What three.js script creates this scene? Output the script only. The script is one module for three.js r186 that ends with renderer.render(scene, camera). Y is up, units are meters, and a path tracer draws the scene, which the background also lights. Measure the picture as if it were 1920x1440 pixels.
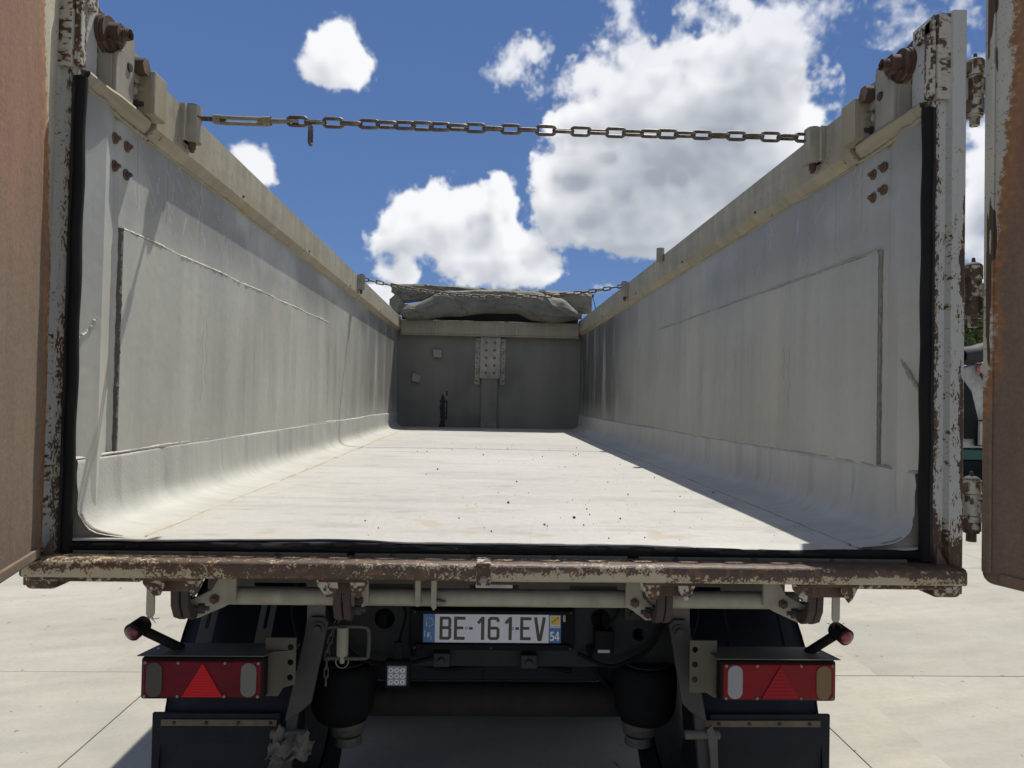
import * as THREE from 'three';
import { RoundedBoxGeometry } from 'three/addons/geometries/RoundedBoxGeometry.js';
import { mergeGeometries } from 'three/addons/utils/BufferGeometryUtils.js';

// ---------------------------------------------------------------- camera, sky, sun, exposure
const R = THREE.MathUtils.degToRad, V = (x, y, z) => new THREE.Vector3(x, y, z);
const scene = new THREE.Scene();
const renderer = new THREE.WebGLRenderer({ antialias: true });
renderer.setSize(1024, 768);
renderer.toneMapping = THREE.LinearToneMapping;
renderer.toneMappingExposure = 1.0;
renderer.shadowMap.enabled = true;
const Y0 = 1.431;                                    // height of the trailer's reference line above the ground
const camera = new THREE.PerspectiveCamera(56.82, 4 / 3, 0.05, 4000);
camera.rotation.order = 'YXZ';
camera.position.set(-0.0673, 0.3188 + Y0, 1.9211);
camera.rotation.set(R(1.0644), R(-2.2793), R(1.1704));
camera.updateMatrixWorld(true);
const SUN = V(0.19, 1, -0.432).normalize();
const sun = new THREE.DirectionalLight(new THREE.Color().setRGB(1, 0.955, 0.86), 5.0);
sun.name = 'sun';
sun.position.copy(SUN).multiplyScalar(40);
sun.castShadow = true;
sun.shadow.mapSize.set(4096, 4096);
Object.assign(sun.shadow.camera, { left: -14, right: 14, top: 14, bottom: -14, near: 1, far: 90 });
scene.add(sun, sun.target);

// ---------------------------------------------------------------- noise
function rng(seed) { let s = seed >>> 0; return () => { s = (s + 0x6D2B79F5) >>> 0; let t = s; t = Math.imul(t ^ (t >>> 15), t | 1); t ^= t + Math.imul(t ^ (t >>> 7), t | 61); return ((t ^ (t >>> 14)) >>> 0) / 4294967296; }; }
const PERM = new Uint16Array(65536 * 2), PV = new Float32Array(65536);
{ const r = rng(77); const p = Array.from({ length: 65536 }, (_, i) => i); for (let i = 65535; i > 0; i--) { const j = Math.floor(r() * (i + 1)); [p[i], p[j]] = [p[j], p[i]]; } for (let i = 0; i < 131072; i++) PERM[i] = p[i & 65535]; for (let i = 0; i < 65536; i++) PV[i] = r(); }
const h2 = (x, y) => PV[PERM[(PERM[x & 65535] + y) & 65535]];
const h3 = (x, y, z) => PV[PERM[(PERM[(PERM[x & 65535] + y) & 65535] + z) & 65535]];
function vn(x, y) { const i = Math.floor(x), j = Math.floor(y), a = x - i, b = y - j, u = a * a * (3 - 2 * a), v = b * b * (3 - 2 * b); const p = h2(i, j), q = h2(i + 1, j), r = h2(i, j + 1), s = h2(i + 1, j + 1); return p + (q - p) * u + (r - p + (p - q - r + s) * u) * v; }
function vnP(x, y, px, py) { const w = (n, p) => ((n % p) + p) % p, i = Math.floor(x), j = Math.floor(y), a = x - i, b = y - j, u = a * a * (3 - 2 * a), v = b * b * (3 - 2 * b); const p = h2(w(i, px), w(j, py)), q = h2(w(i + 1, px), w(j, py)), r = h2(w(i, px), w(j + 1, py)), s = h2(w(i + 1, px), w(j + 1, py)); return p + (q - p) * u + (r - p + (p - q - r + s) * u) * v; }
function vn3(x, y, z) { const i = Math.floor(x), j = Math.floor(y), k = Math.floor(z), a = x - i, b = y - j, c = z - k, u = a * a * (3 - 2 * a), v = b * b * (3 - 2 * b), w = c * c * (3 - 2 * c); const L = (p, q, t) => p + (q - p) * t; return L(L(L(h3(i, j, k), h3(i + 1, j, k), u), L(h3(i, j + 1, k), h3(i + 1, j + 1, k), u), v), L(L(h3(i, j, k + 1), h3(i + 1, j, k + 1), u), L(h3(i, j + 1, k + 1), h3(i + 1, j + 1, k + 1), u), v), w); }
function fbm(x, y, o = 5) { let s = 0, a = 0.5, n = 0; for (let i = 0; i < o; i++) { s += a * vn(x + i * 17.3, y + i * 9.1); n += a; a *= 0.5; x *= 2.03; y *= 2.03; } return s / n; }
function fbmP(x, y, p, o = 5) { let s = 0, a = 0.5, n = 0; for (let i = 0; i < o; i++) { s += a * vnP(x * p, y * p, p, p); n += a; a *= 0.5; p *= 2; } return s / n; }
const clamp = (x, a = 0, b = 1) => x < a ? a : x > b ? b : x, sst = (a, b, x) => { const t = clamp((x - a) / (b - a)); return t * t * (3 - 2 * t); }, lerp = (a, b, t) => a + (b - a) * t;
const mix3 = (a, b, t) => [lerp(a[0], b[0], t), lerp(a[1], b[1], t), lerp(a[2], b[2], t)], mul3 = (a, k) => [a[0] * k, a[1] * k, a[2] * k];

// ---------------------------------------------------------------- the sky: blue air and cumulus, one computed picture all round
function makeSky() {
  const W = 4096, H = 2048, data = new Float32Array(W * H * 4), MW = 1440, MH = 360, mass = new Float32Array(MW * MH), soft = new Float32Array(MW * MH);
  const blobs = [];                                  // azimuth from straight ahead and height in degrees, half sizes in degrees, weight, wispiness
  const F = 1331, q = camera.matrixWorld;
  const seen = (x, y, rx, ry, w = 1, s = 0) => { const d = V((x - 960) / F, -(y - 720) / F, -1).transformDirection(q); const k = 57.3 / F * Math.hypot(d.x, d.z) ** 0.5; blobs.push([Math.atan2(d.x, -d.z) * 57.29578, Math.asin(d.y) * 57.29578, rx * k, ry * k, w, s]); };
  for (const b of [
    [636, 82, 34, 40], [622, 112, 52, 42], [658, 128, 38, 34], [582, 118, 26, 18, 0.8, 0.4], [640, 60, 20, 22],
    [992, 100, 44, 30, 0.9, 0.7], [945, 142, 44, 24, 0.85, 0.8], [1002, 150, 36, 40, 0.8, 0.8], [965, 125, 40, 34, 0.7, 0.7],
    [1170, 40, 50, 60, 0.7, 1], [1205, 105, 80, 60, 0.8, 0.8], [1290, 140, 110, 60, 1, 0.35], [1390, 130, 100, 60, 1, 0.35], [1450, 60, 80, 60, 0.85, 0.75], [1500, 70, 50, 50, 0.7, 0.8], [1415, 20, 80, 40, 0.85, 0.5],
    [1310, 200, 190, 110, 1.1], [1430, 190, 90, 100, 1.05], [1110, 150, 70, 36, 0.85, 0.5], [1070, 160, 40, 30, 0.7, 0.7], [1160, 140, 70, 60, 0.9, 0.2],
    [1120, 240, 82, 50, 1.1], [1075, 250, 44, 44, 1], [1190, 330, 160, 115, 1.2], [1310, 320, 170, 120, 1.2], [1090, 395, 88, 66, 1.1], [1180, 430, 120, 46, 1.1], [1430, 290, 86, 70, 1.1], [1050, 350, 50, 50, 0.95], [1260, 420, 110, 50, 1], [1025, 400, 34, 40, 0.9, 0.2],
    [772, 402, 48, 44, 1.1], [850, 380, 60, 44, 1.1], [915, 372, 52, 44, 1.1], [930, 340, 24, 22, 1], [790, 440, 86, 48, 1.15], [890, 440, 90, 50, 1.15], [970, 470, 60, 50, 1.05], [1010, 490, 50, 46, 1.05], [735, 475, 42, 30, 0.9, 0.3], [760, 512, 28, 22, 0.95], [930, 500, 110, 36, 1], [860, 500, 60, 22, 0.75, 0.5], [725, 505, 24, 20, 0.8, 0.4], [940, 410, 40, 50, 1],
    [478, 302, 36, 26, 0.95, 0.2], [488, 322, 26, 24, 0.95, 0.2], [455, 292, 24, 16, 0.8, 0.3],
    [1740, 22, 90, 40, 0.6, 1], [1720, 60, 30, 40, 0.5, 1], [1600, 8, 90, 18, 0.6, 1], [1880, 14, 70, 34, 0.7, 0.8], [1310, 22, 44, 26, 0.7, 0.8], [1345, 8, 40, 18, 0.7, 0.8], [1840, 90, 40, 30, 0.5, 1],
    [1840, 320, 50, 70, 0.95, 0.3], [1835, 430, 46, 60, 0.9, 0.4], [1870, 380, 60, 80, 0.9, 0.3], [1830, 520, 44, 40, 0.7, 0.5],
    [705, 548, 22, 16, 0.9], [735, 558, 30, 20, 0.9], [1130, 538, 40, 10, 0.5, 0.8], [1690, 560, 80, 40, 0.9, 0.2], [240, 420, 90, 50, 0.9, 0.2], [140, 250, 80, 50, 0.8, 0.4],
  ]) seen(...b);
  const r = rng(2024);                               // the same kind of sky goes on all round
  for (let k = 0; k < 60; k++) {
    const az = 46 + r() * 268, el = 6 + 58 * r() ** 1.3, n = 3 + Math.floor(r() * 9), size = 3 + 6 * r(), thin = r() < 0.35 ? 0.7 : 0.1;
    for (let i = 0; i < n; i++) blobs.push([az + (r() - 0.5) * size * 2.4 / Math.cos(R(el)), el + (r() - 0.4) * size * 1.1, size * (0.35 + 0.5 * r()), size * (0.25 + 0.3 * r()), 0.8 + 0.35 * r(), thin * r()]);
  }
  for (let k = 0; k < 26; k++) { const az = r() * 360, el = 38 + r() * 45, size = 3 + 4 * r(); for (let i = 0; i < 5; i++) blobs.push([az + (r() - 0.5) * size * 2 / Math.cos(R(el)), el + (r() - 0.5) * size, size * (0.4 + 0.5 * r()), size * (0.3 + 0.4 * r()), 0.7 + 0.3 * r(), 0.3 + 0.5 * r()]); }
  for (const [az, el, rx, ry, w, s] of blobs) {
    const ce = Math.max(0.12, Math.cos(R(el))), ax = rx * 1.25 / ce, j0 = Math.max(0, Math.floor((el - ry * 1.25) * 4)), j1 = Math.min(MH - 1, Math.ceil((el + ry * 1.25) * 4));
    for (let j = j0; j <= j1; j++) for (let i = Math.floor((az - ax) * 4); i <= (az + ax) * 4; i++) {
      const dx = (i / 4 - az) * ce / (rx * 1.25), dy = (j / 4 - el) / (ry * 1.25), d = dx * dx + dy * dy;
      if (d < 1) { const c = j * MW + (((i % MW) + MW) % MW), m = w * (1 - d), o = mass[c]; mass[c] = Math.max(o, m) + 0.35 * Math.min(o, m); if (m > o * 0.7) soft[c] = lerp(soft[c], s, m / (m + o + 1e-6)); }
    }
  }
  const look = (map, a, e) => { const x = (((a * 4) % MW) + MW) % MW, y = clamp(e * 4, 0, MH - 1.001), i = Math.floor(x), j = Math.floor(y), u = x - i, v = y - j, i1 = (i + 1) % MW; return lerp(lerp(map[j * MW + i], map[j * MW + i1], u), lerp(map[(j + 1) * MW + i], map[(j + 1) * MW + i1], u), v); };
  const billow = (x, y, z, o) => { let s = 0, a = 0.5, n = 0, f = 1; for (let i = 0; i < o; i++) { const v = vn3(x * f + i * 31, y * f, z * f); s += a * (1 - Math.abs(2 * v - 1)); n += a; a *= 0.57; f *= 2.13; } return s / n; };
  const at3 = (a, e, k) => { const ar = R(a), er = R(e); return [Math.sin(ar) * Math.cos(er) * k, Math.sin(er) * k, -Math.cos(ar) * Math.cos(er) * k]; };
  const dens = (a, e, o) => {
    const m = Math.min(look(mass, a, e), 1.25); if (m < 0.015) return -1;
    const s = look(soft, a, e), [x, y, z] = at3(a, e, 9);
    const n = billow(x * 2.3, y * 2.3, z * 2.3, o) - 0.6, f = fbm3(x * 4.2, y * 4.2, z * 4.2, o) - 0.5;
    return m - 0.4 + n * lerp(1.25, 0.9, s) + f * lerp(1.35, 3.0, s) - s * 0.16;
  };
  const fbm3 = (x, y, z, o) => { let s = 0, a = 0.5, n = 0; for (let i = 0; i < o; i++) { s += a * vn3(x + i * 13, y, z); n += a; a *= 0.57; x *= 2.07; y *= 2.07; z *= 2.07; } return s / n; };
  const sunAz = Math.atan2(SUN.x, -SUN.z) * 57.3, sunEl = Math.asin(SUN.y) * 57.3;
  for (let row = 0; row < H; row++) {
    const e = ((row + 0.5) / H - 0.5) * 180;
    for (let col = 0; col < W; col++) {
      const a = ((col + 0.5) / W) * 360 - 180 + 90, at = (row * W + col) * 4; let c;
      if (e <= 0) c = [0.42, 0.42, 0.4];
      else {
        const t = Math.pow(clamp(e / 50), 0.6), hz = Math.exp(-e / 7);
        c = mix3([0.125, 0.255, 0.535], [0.072, 0.135, 0.335], t); c = mix3(c, [0.30, 0.45, 0.70], hz * 0.5);
        const d = dens(a, e, 7);
        if (d > -0.5) {
          const s = look(soft, a, e), hair = fbm3(a * 1.9 + 40, e * 1.9, 11, 5), al = Math.max(sst(-0.1, lerp(0.3, 0.95, s), d), 0.5 * sst(-0.5, 0.05, d) * sst(0.5, 0.72, hair));
          let da = ((sunAz - a + 540) % 360) - 180, de = sunEl - e; const l = Math.hypot(da * Math.cos(R(e)), de) + 1e-3; da /= l; de = de / l * 0.8 + 0.3;
          const p = Math.max(0, dens(a, e, 2)); let od = 0, rel = (Math.max(0, d) - p) * 0.22;
          for (const st of [0.45, 1.1, 2.2]) { const q = Math.max(0, dens(a + da * st, e + de * st, 2)); rel += p - q; od += q; }
          const core = look(mass, a + da * 2.2, e + de * 2.2 + 1) * 0.6 + look(mass, a, e) * 0.4;
          const lump = fbm3(a * 0.11, e * 0.17, 7.7, 2) - 0.5, k = 0.9 + Math.max(rel, -0.9) * 0.24 * lerp(1, 0.45, sst(0.25, 1.0, p)) - sst(0.5, 1.9, core + lump * 0.9) * 0.86 + (1 - al) * 0.14;
          const cl = mix3([0.36, 0.40, 0.465], [0.95, 0.96, 0.985], clamp(k));
          c = mix3(c, cl, al * lerp(0.99, 0.8, s));
        }
      }
      data[at] = c[0]; data[at + 1] = c[1]; data[at + 2] = c[2]; data[at + 3] = 1;
    }
  }
  const t = new THREE.DataTexture(data, W, H, THREE.RGBAFormat, THREE.FloatType);
  t.mapping = THREE.EquirectangularReflectionMapping; t.magFilter = THREE.LinearFilter; t.minFilter = THREE.LinearFilter; t.colorSpace = THREE.LinearSRGBColorSpace; t.wrapS = THREE.RepeatWrapping; t.needsUpdate = true;
  return t;
}
scene.background = makeSky();
scene.environment = scene.background;

// ---------------------------------------------------------------- textures and materials
const enc = (c) => { c = clamp(c); return 255 * (c <= 0.0031308 ? c * 12.92 : 1.055 * c ** (1 / 2.4) - 0.055) + 0.5; };
function tex(w, h, f, repeat) {                      // f(u, v) gives a linear colour
  const d = new Uint8Array(w * h * 4);
  for (let y = 0, k = 0; y < h; y++) for (let x = 0; x < w; x++, k += 4) { const c = f((x + 0.5) / w, (y + 0.5) / h); d[k] = enc(c[0]); d[k + 1] = enc(c[1]); d[k + 2] = enc(c[2]); d[k + 3] = 255; }
  return finish(new THREE.DataTexture(d, w, h, THREE.RGBAFormat), true, repeat);
}
function grey(w, h, f, repeat) {                     // f(u, v) gives a plain value for relief or roughness
  const d = new Uint8Array(w * h * 4);
  for (let y = 0, k = 0; y < h; y++) for (let x = 0; x < w; x++, k += 4) { d[k] = d[k + 1] = d[k + 2] = clamp(f((x + 0.5) / w, (y + 0.5) / h)) * 255; d[k + 3] = 255; }
  return finish(new THREE.DataTexture(d, w, h, THREE.RGBAFormat), false, repeat);
}
function finish(t, srgb, repeat) { t.colorSpace = srgb ? THREE.SRGBColorSpace : THREE.NoColorSpace; t.magFilter = THREE.LinearFilter; t.minFilter = THREE.LinearMipmapLinearFilter; t.generateMipmaps = true; t.wrapS = t.wrapT = THREE.RepeatWrapping; if (repeat) t.repeat.set(repeat, repeat); t.needsUpdate = true; return t; }
const col = (r, g, b) => new THREE.Color().setRGB(r, g, b);
function M(name, color, o = {}) { const m = new THREE.MeshPhysicalMaterial({ roughness: 0.7, metalness: 0, ...o }); m.color = Array.isArray(color) ? col(...color) : col(1, 1, 1); if (!Array.isArray(color)) m.map = color; m.name = name; return m; }
const F0 = -0.075, LEN = 7.03;                       // floor level and length of the body
const CREAM = [0.46, 0.445, 0.375], RUST = [0.068, 0.042, 0.027], ORANGE = [0.27, 0.115, 0.042], TAN = [0.32, 0.235, 0.12];
function rustPaint(x, y, amount, base = CREAM, scale = 1) {   // x, y in metres; amount 0..1: how much paint is gone
  const n = 0.42 * fbm(x * 30 * scale, y * 30 * scale, 4) + 0.58 * fbm(x * 130 * scale + 9, y * 130 * scale, 4), t = 0.76 - (amount + 0.34 * (fbm(x * 8 + 2, y * 5, 3) - 0.5)) * 0.56, g = fbm(x * 3 + 4, y * 1.2, 4);
  let c = mul3(base, 0.86 + 0.22 * g + 0.1 * (fbm(x * 260, y * 260, 2) - 0.5));
  c = mix3(c, mul3(TAN, 0.9 + 0.4 * g), 0.55 * sst(t - 0.09, t, n));
  const k = fbm(x * 60 + 31, y * 60, 4), r = mix3(RUST, mix3(ORANGE, RUST, 0.35), sst(0.5, 0.8, k) * 0.6);
  return mix3(c, mul3(r, 0.75 + 0.5 * fbm(x * 200, y * 200, 2)), sst(t, t + 0.045, n));
}
const gauss = (x, c, w) => Math.exp(-(((x - c) / w) ** 2));

const tiled = (t, a, b) => { const c = t.clone(); c.repeat.set(a, b); c.needsUpdate = true; return c; };
// fine relief shared by many materials: 1 m tiles
const grainMap = grey(512, 512, (u, v) => 0.6 * fbmP(u, v, 24, 5) + 0.4 * vnP(u * 256, v * 256, 256, 256));
const dentMap = grey(512, 512, (u, v) => fbmP(u, v, 3, 5));
const softDent = grey(512, 512, (u, v) => 0.86 * fbmP(u, v, 3, 2) + 0.1 * vnP(u * 24, v * 3, 24, 3) + 0.04 * vnP(u * 90, v * 90, 90, 90));
const grimeMap = tex(1024, 1024, (u, v) => { const a = fbmP(u, v, 4, 6), b = fbmP(u + 0.3, v, 24, 4), s = vnP(u * 64, v * 3, 64, 3); const k = 0.72 + 0.5 * (a - 0.5) + 0.24 * (b - 0.5) + 0.14 * (s - 0.5); return [k, k * 0.985, k * 0.96]; });
const withMap = (name, color, o) => { const m = M(name, color, o); m.map = grimeMap; return m; };

const scrape = (() => { const n = 1024, a = new Float32Array(n * n), r = rng(61); const line = (x, y, l, t, k) => { const steps = Math.ceil(l * n * 1.5); for (let i = 0; i < steps; i++) { const q = i / steps * l + 0.0; const bx = x + Math.cos(t) * q, by = y + Math.sin(t) * q + 0.002 * Math.sin(q * 40 + x * 90); const X = Math.floor((bx - Math.floor(bx)) * n), Y = Math.floor((by - Math.floor(by)) * n); a[Y * n + X] += k * (0.5 + 0.5 * r()); } }; for (let i = 0; i < 420; i++) line(r(), r(), 0.02 + 0.16 * r() ** 2, (r() < 0.7 ? Math.PI / 2 : r() * 3) + (r() - 0.5) * 0.7, (r() < 0.5 ? -1 : 1) * (0.3 + 0.7 * r())); return (u, v) => a[(Math.floor((v - Math.floor(v)) * n)) * n + Math.floor((u - Math.floor(u)) * n)]; })();
// side walls: dusty grey steel with vertical runs, scratches and hairlines; u runs forward from the rear, v upward
function wallMap(side) {
  const r = rng(side > 0 ? 5 : 9), hair = [], cuts = [], scr = [];
  for (const z of [0.3, 0.47, 0.78, 1.12]) hair.push([z + 0.05 * r(), 0.86 + 0.05 * r(), (r() - 0.5) * 0.14]);
  for (const [z, y] of [[0.84, 0.48], [1.42, 0.46], [1.9, 0.44], [0.78, 0.42]]) cuts.push([z + 0.1 * r(), y, 0.07 + 0.07 * r()]);
  for (let i = 0; i < (side < 0 ? 380 : 120); i++) { const z = 0.3 + 3.2 * r() ** 1.3; scr.push([z, 0.74 + 0.36 * r() + (z > 2 ? -0.06 : 0), 0.01 + 0.07 * r() ** 2, -1.6 + 2.6 * r(), 0.2 + 0.8 * r()]); }
  return tex(2048, 1024, (u, v) => {
    const z = u * LEN, y = v * 1.3 - 0.08;
    const a = fbm(z * 0.9 + side * 40, y * 0.8, 3), run = fbm(z * 11 + 7 * side, y * 0.55, 5), fine = fbm(z * 46, y * 1.6 + 3, 3), b = fbm(z * 30, y * 30, 3);
    let k = (side > 0 ? 0.39 : 0.465) * (1 + 0.30 * (a - 0.5) + 0.24 * (run - 0.5) + 0.10 * (fine - 0.5) + 0.07 * (b - 0.5));  // base colour carries the light: paler on the sunlit left, darker on the right
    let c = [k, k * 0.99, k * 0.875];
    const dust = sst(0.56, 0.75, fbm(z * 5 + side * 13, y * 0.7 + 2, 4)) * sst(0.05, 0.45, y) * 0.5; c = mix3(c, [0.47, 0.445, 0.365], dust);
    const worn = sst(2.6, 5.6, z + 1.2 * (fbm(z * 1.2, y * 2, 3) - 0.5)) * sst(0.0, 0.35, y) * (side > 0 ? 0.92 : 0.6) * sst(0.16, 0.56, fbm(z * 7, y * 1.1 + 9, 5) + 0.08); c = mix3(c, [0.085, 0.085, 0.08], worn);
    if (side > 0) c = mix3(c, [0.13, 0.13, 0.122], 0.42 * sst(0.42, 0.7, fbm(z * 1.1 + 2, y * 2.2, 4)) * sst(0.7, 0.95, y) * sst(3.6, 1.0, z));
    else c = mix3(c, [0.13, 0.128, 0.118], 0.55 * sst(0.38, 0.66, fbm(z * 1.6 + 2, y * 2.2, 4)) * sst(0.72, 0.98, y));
    if (side > 0) c = mix3(c, [0.40, 0.37, 0.28], 0.7 * sst(0.35, 0.62, fbm(z * 26, y * 14, 4)) * gauss(z, 0.14, 0.055) * gauss(y, 0.52, 0.16));
    for (const [hz, hy, t] of hair) { const d = Math.abs(z - hz - (y - hy) * t); if (y > hy - 0.02 && d < 0.0017) c = mul3(c, 0.68); }
    for (const [hz, hy, l] of cuts) { const d = Math.abs(z - hz - 0.006 * Math.sin(y * 60)); if (Math.abs(y - hy) < l && d < 0.0022) c = mul3(c, 0.6); }
    for (const [sz, sy, l, t, w] of scr) { const dy = y - sy; if (dy > 0 && dy < l) { const d = Math.abs(z - sz - dy * t); if (d < 0.0025) c = mix3(c, [0.52, 0.51, 0.46], 0.7 * w); } }
    c = mul3(c, 1 + 0.13 * clamp(scrape(z / 1.7 + side * 0.3, y / 1.1), -1, 1) + 0.05 * (fbm(z * 40, y * 40 + side, 3) - 0.5));
    const top = sst(1.06, 1.14, y) * sst(0.35, 0.6, fbm(z * 9, y * 6, 4)); c = mix3(c, [0.32, 0.285, 0.19], 0.75 * top);
    return c;
  });
}
const wallRough = grey(1024, 512, (u, v) => 0.34 + 0.34 * fbm(u * 60, v * 3, 5) + 0.14 * fbm(u * 10, v * 6 + 4, 4));
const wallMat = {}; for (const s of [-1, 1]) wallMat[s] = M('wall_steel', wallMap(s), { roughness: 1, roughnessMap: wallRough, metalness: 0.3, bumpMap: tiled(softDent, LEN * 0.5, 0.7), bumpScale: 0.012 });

const floorMap = tex(2048, 2048, (u, v) => {         // u across from the left, v forward
  const x = (u - 0.5) * 2.3, z = v * LEN, sw = fbm(x * 1.5 + 3, z * 9, 5), a = fbm(x * 1.6, z * 1.3, 5), fine = fbm(x * 22, z * 90, 3), g = vn(x * 420, z * 420);
  let k = 0.43 * (1 + 0.22 * (a - 0.5) + 0.12 * (sw - 0.5) + 0.12 * (fine - 0.5) + 0.06 * (g - 0.5)), c = [k, k * 0.968, k * 0.895];
  c = mix3(c, [0.29, 0.28, 0.26], 0.3 * sst(0.56, 0.74, fbm(x * 1.2 + 8, z * 12 + 1, 4)));
  c = mix3(c, [0.40, 0.34, 0.235], 0.7 * gauss(x, -1.0, 0.045) * sst(0.3, 0.6, fbm(x * 20, z * 3, 4)));
  c = mul3(c, 1 + 0.16 * clamp(scrape(x / 1.4, z / 2.2), -1, 1) + 0.10 * (fbm(x * 70, z * 40, 2) - 0.5) - 0.16 * sst(0.62, 0.8, fbm(x * 6 + 3, z * 14, 5)));
  c = mix3(c, [0.37, 0.30, 0.2], 0.5 * sst(0.7, 0.8, fbm(x * 9 + 20, z * 9, 3)) * sst(2, 0.2, z));
  return c;
});
const floorMat = M('floor_steel', floorMap, { roughness: 0.55, bumpMap: dentMap, bumpScale: 0.006 });
floorMat.bumpMap = dentMap.clone(); floorMat.bumpMap.repeat.set(3, 9); floorMat.bumpMap.needsUpdate = true;
const bandMat = {}; for (const s of [-1, 1]) bandMat[s] = M('kick_plate_steel', tex(2048, 256, (u, v) => {
  const z = u * LEN, a = fbm(z * 2 + s * 9, v * 2, 5), run = fbm(z * 14 + s * 5, v * 1.2, 4), b = fbm(z * 40, v * 9, 3);
  let k = 0.42 * (1 + 0.3 * (a - 0.5) + 0.26 * (run - 0.5) + 0.12 * (b - 0.5)), c = [k, k * 0.985, k * 0.885];
  c = mix3(c, [0.41, 0.355, 0.25], 0.75 * sst(0.22, 0.05, v) * sst(0.3, 0.55, fbm(z * 3, v * 4 + 2, 4)) * (s < 0 ? 1 : 0.3));
  return mix3(c, [0.18, 0.17, 0.155], 0.35 * sst(0.6, 0.8, run));
}), { roughness: 0.6, bumpMap: tiled(grainMap, LEN * 1.5, 0.5), bumpScale: 0.0015 });

const railMat = M('rail_steel', tex(2048, 256, (u, v) => { const z = u * LEN, a = fbm(z * 2, v * 3, 5), run = fbm(z * 24, v * 1.5, 4), k = 1 + 0.4 * (a - 0.5) + 0.5 * (run - 0.5); let c = mul3([0.30, 0.272, 0.20], k); c = mix3(c, [0.33, 0.26, 0.135], 0.6 * sst(0.5, 0.7, fbm(z * 5, v * 5, 4)) * sst(0.5, 0.1, v)); const sp = fbm(z * 60, v * 12, 2); return sp > 0.86 ? mul3(c, 0.4) : c; }), { roughness: 0.75, bumpMap: tiled(grainMap, LEN * 1.5, 0.4), bumpScale: 0.0012 });
const hardwareMat = withMap('dusty_grey_paint', [0.40, 0.375, 0.305], { roughness: 0.75, bumpMap: grainMap, bumpScale: 0.0006 });
const litWeldMat = withMap('weld_bead', [0.62, 0.60, 0.53], { roughness: 0.6, bumpMap: grainMap, bumpScale: 0.002 });  // pale weld for the left side, catch of light put into its colour
const darkWeldMat = withMap('rough_weld', [0.13, 0.12, 0.10], { roughness: 0.9, bumpMap: grainMap, bumpScale: 0.003 });
const greyWeldMat = withMap('grey_rough_weld', [0.26, 0.25, 0.22], { roughness: 0.9, bumpMap: grainMap, bumpScale: 0.003 });
const tanWeldMat = withMap('painted_weld', [0.44, 0.39, 0.27], { roughness: 0.8, bumpMap: grainMap, bumpScale: 0.002 });
const rustMat = M('rust', tex(512, 512, (u, v) => { const k = fbmP(u, v, 8, 6), g = fbmP(u, v + 0.4, 40, 3); return mul3(mix3([0.075, 0.046, 0.034], [0.145, 0.09, 0.062], sst(0.4, 0.7, k)), 0.7 + 0.6 * g); }), { roughness: 0.92, bumpMap: grainMap, bumpScale: 0.0016 });
const chainMat = M('worn_chain_steel', tex(256, 256, (u, v) => { const k = fbmP(u, v, 8, 5); return mix3([0.075, 0.06, 0.05], [0.20, 0.165, 0.125], sst(0.35, 0.7, k)); }), { roughness: 0.55, metalness: 0.35 });
const chipMat = M('cream_paint_over_rust', tex(1024, 1024, (u, v) => rustPaint(u * 1.0, v * 1.0, 0.53 + 0.45 * (fbm(u * 7, v * 7, 3) - 0.5))), { roughness: 0.75, bumpMap: grainMap, bumpScale: 0.0012 });
const armPaint = M('cream_paint', tex(512, 1024, (u, v) => rustPaint(u * 0.5, v * 1.0, 0.42 + 0.6 * (fbm(u * 5, v * 8, 3) - 0.5))), { roughness: 0.7, bumpMap: grainMap, bumpScale: 0.001 });
const pinPaint = M('chipped_hinge_paint', tex(512, 512, (u, v) => rustPaint(u * 0.5, v * 0.5, 0.5 + 0.7 * (fbm(u * 9, v * 6, 3) - 0.5))), { roughness: 0.7, bumpMap: grainMap, bumpScale: 0.001 });
const hookMat = withMap('worn_hook_steel', [0.068, 0.05, 0.042], { roughness: 0.75, bumpMap: grainMap, bumpScale: 0.0015 });
const tubeMat = withMap('cream_tube_paint', [0.42, 0.395, 0.31], { roughness: 0.65, bumpMap: grainMap, bumpScale: 0.0005 });
const rubberMat = withMap('black_rubber', [0.014, 0.014, 0.014], { specularIntensity: 0.4, roughness: 0.8, bumpMap: dentMap, bumpScale: 0.002 });
const sealGritMat = M('gritty_rubber', tex(1024, 256, (u, v) => { const g = fbm(u * 300, v * 30, 3); let c = mul3([0.012, 0.012, 0.0115], 0.7 + 0.6 * fbm(u * 30, v * 4, 4)); c = mix3(c, [0.05, 0.048, 0.04], 0.5 * sst(0.58, 0.75, fbm(u * 14, v * 3 + 2, 4))); return g > 0.86 ? [0.3, 0.3, 0.27] : c; }), { specularIntensity: 0.3, roughness: 0.9, bumpMap: grainMap, bumpScale: 0.002 });
const navyMat = withMap('navy_plastic', [0.010, 0.013, 0.022], { specularIntensity: 0.5, roughness: 0.55, bumpMap: grainMap, bumpScale: 0.0006 });
const blackMat = withMap('black_paint', [0.013, 0.0135, 0.014], { specularIntensity: 0.4, roughness: 0.7, bumpMap: grainMap, bumpScale: 0.0008 });
const chassisMat = withMap('dark_chassis_paint', [0.022, 0.023, 0.024], { roughness: 0.7, bumpMap: grainMap, bumpScale: 0.001 });
const steelMat = withMap('dark_steel', [0.06, 0.057, 0.053], { roughness: 0.7, bumpMap: grainMap, bumpScale: 0.001 });
const greyPlateMat = withMap('grey_steel_plate', [0.14, 0.13, 0.105], { roughness: 0.65, bumpMap: grainMap, bumpScale: 0.0006 });
const stripMat = withMap('rust_stained_strip', [0.20, 0.15, 0.095], { roughness: 0.7 });
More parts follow.
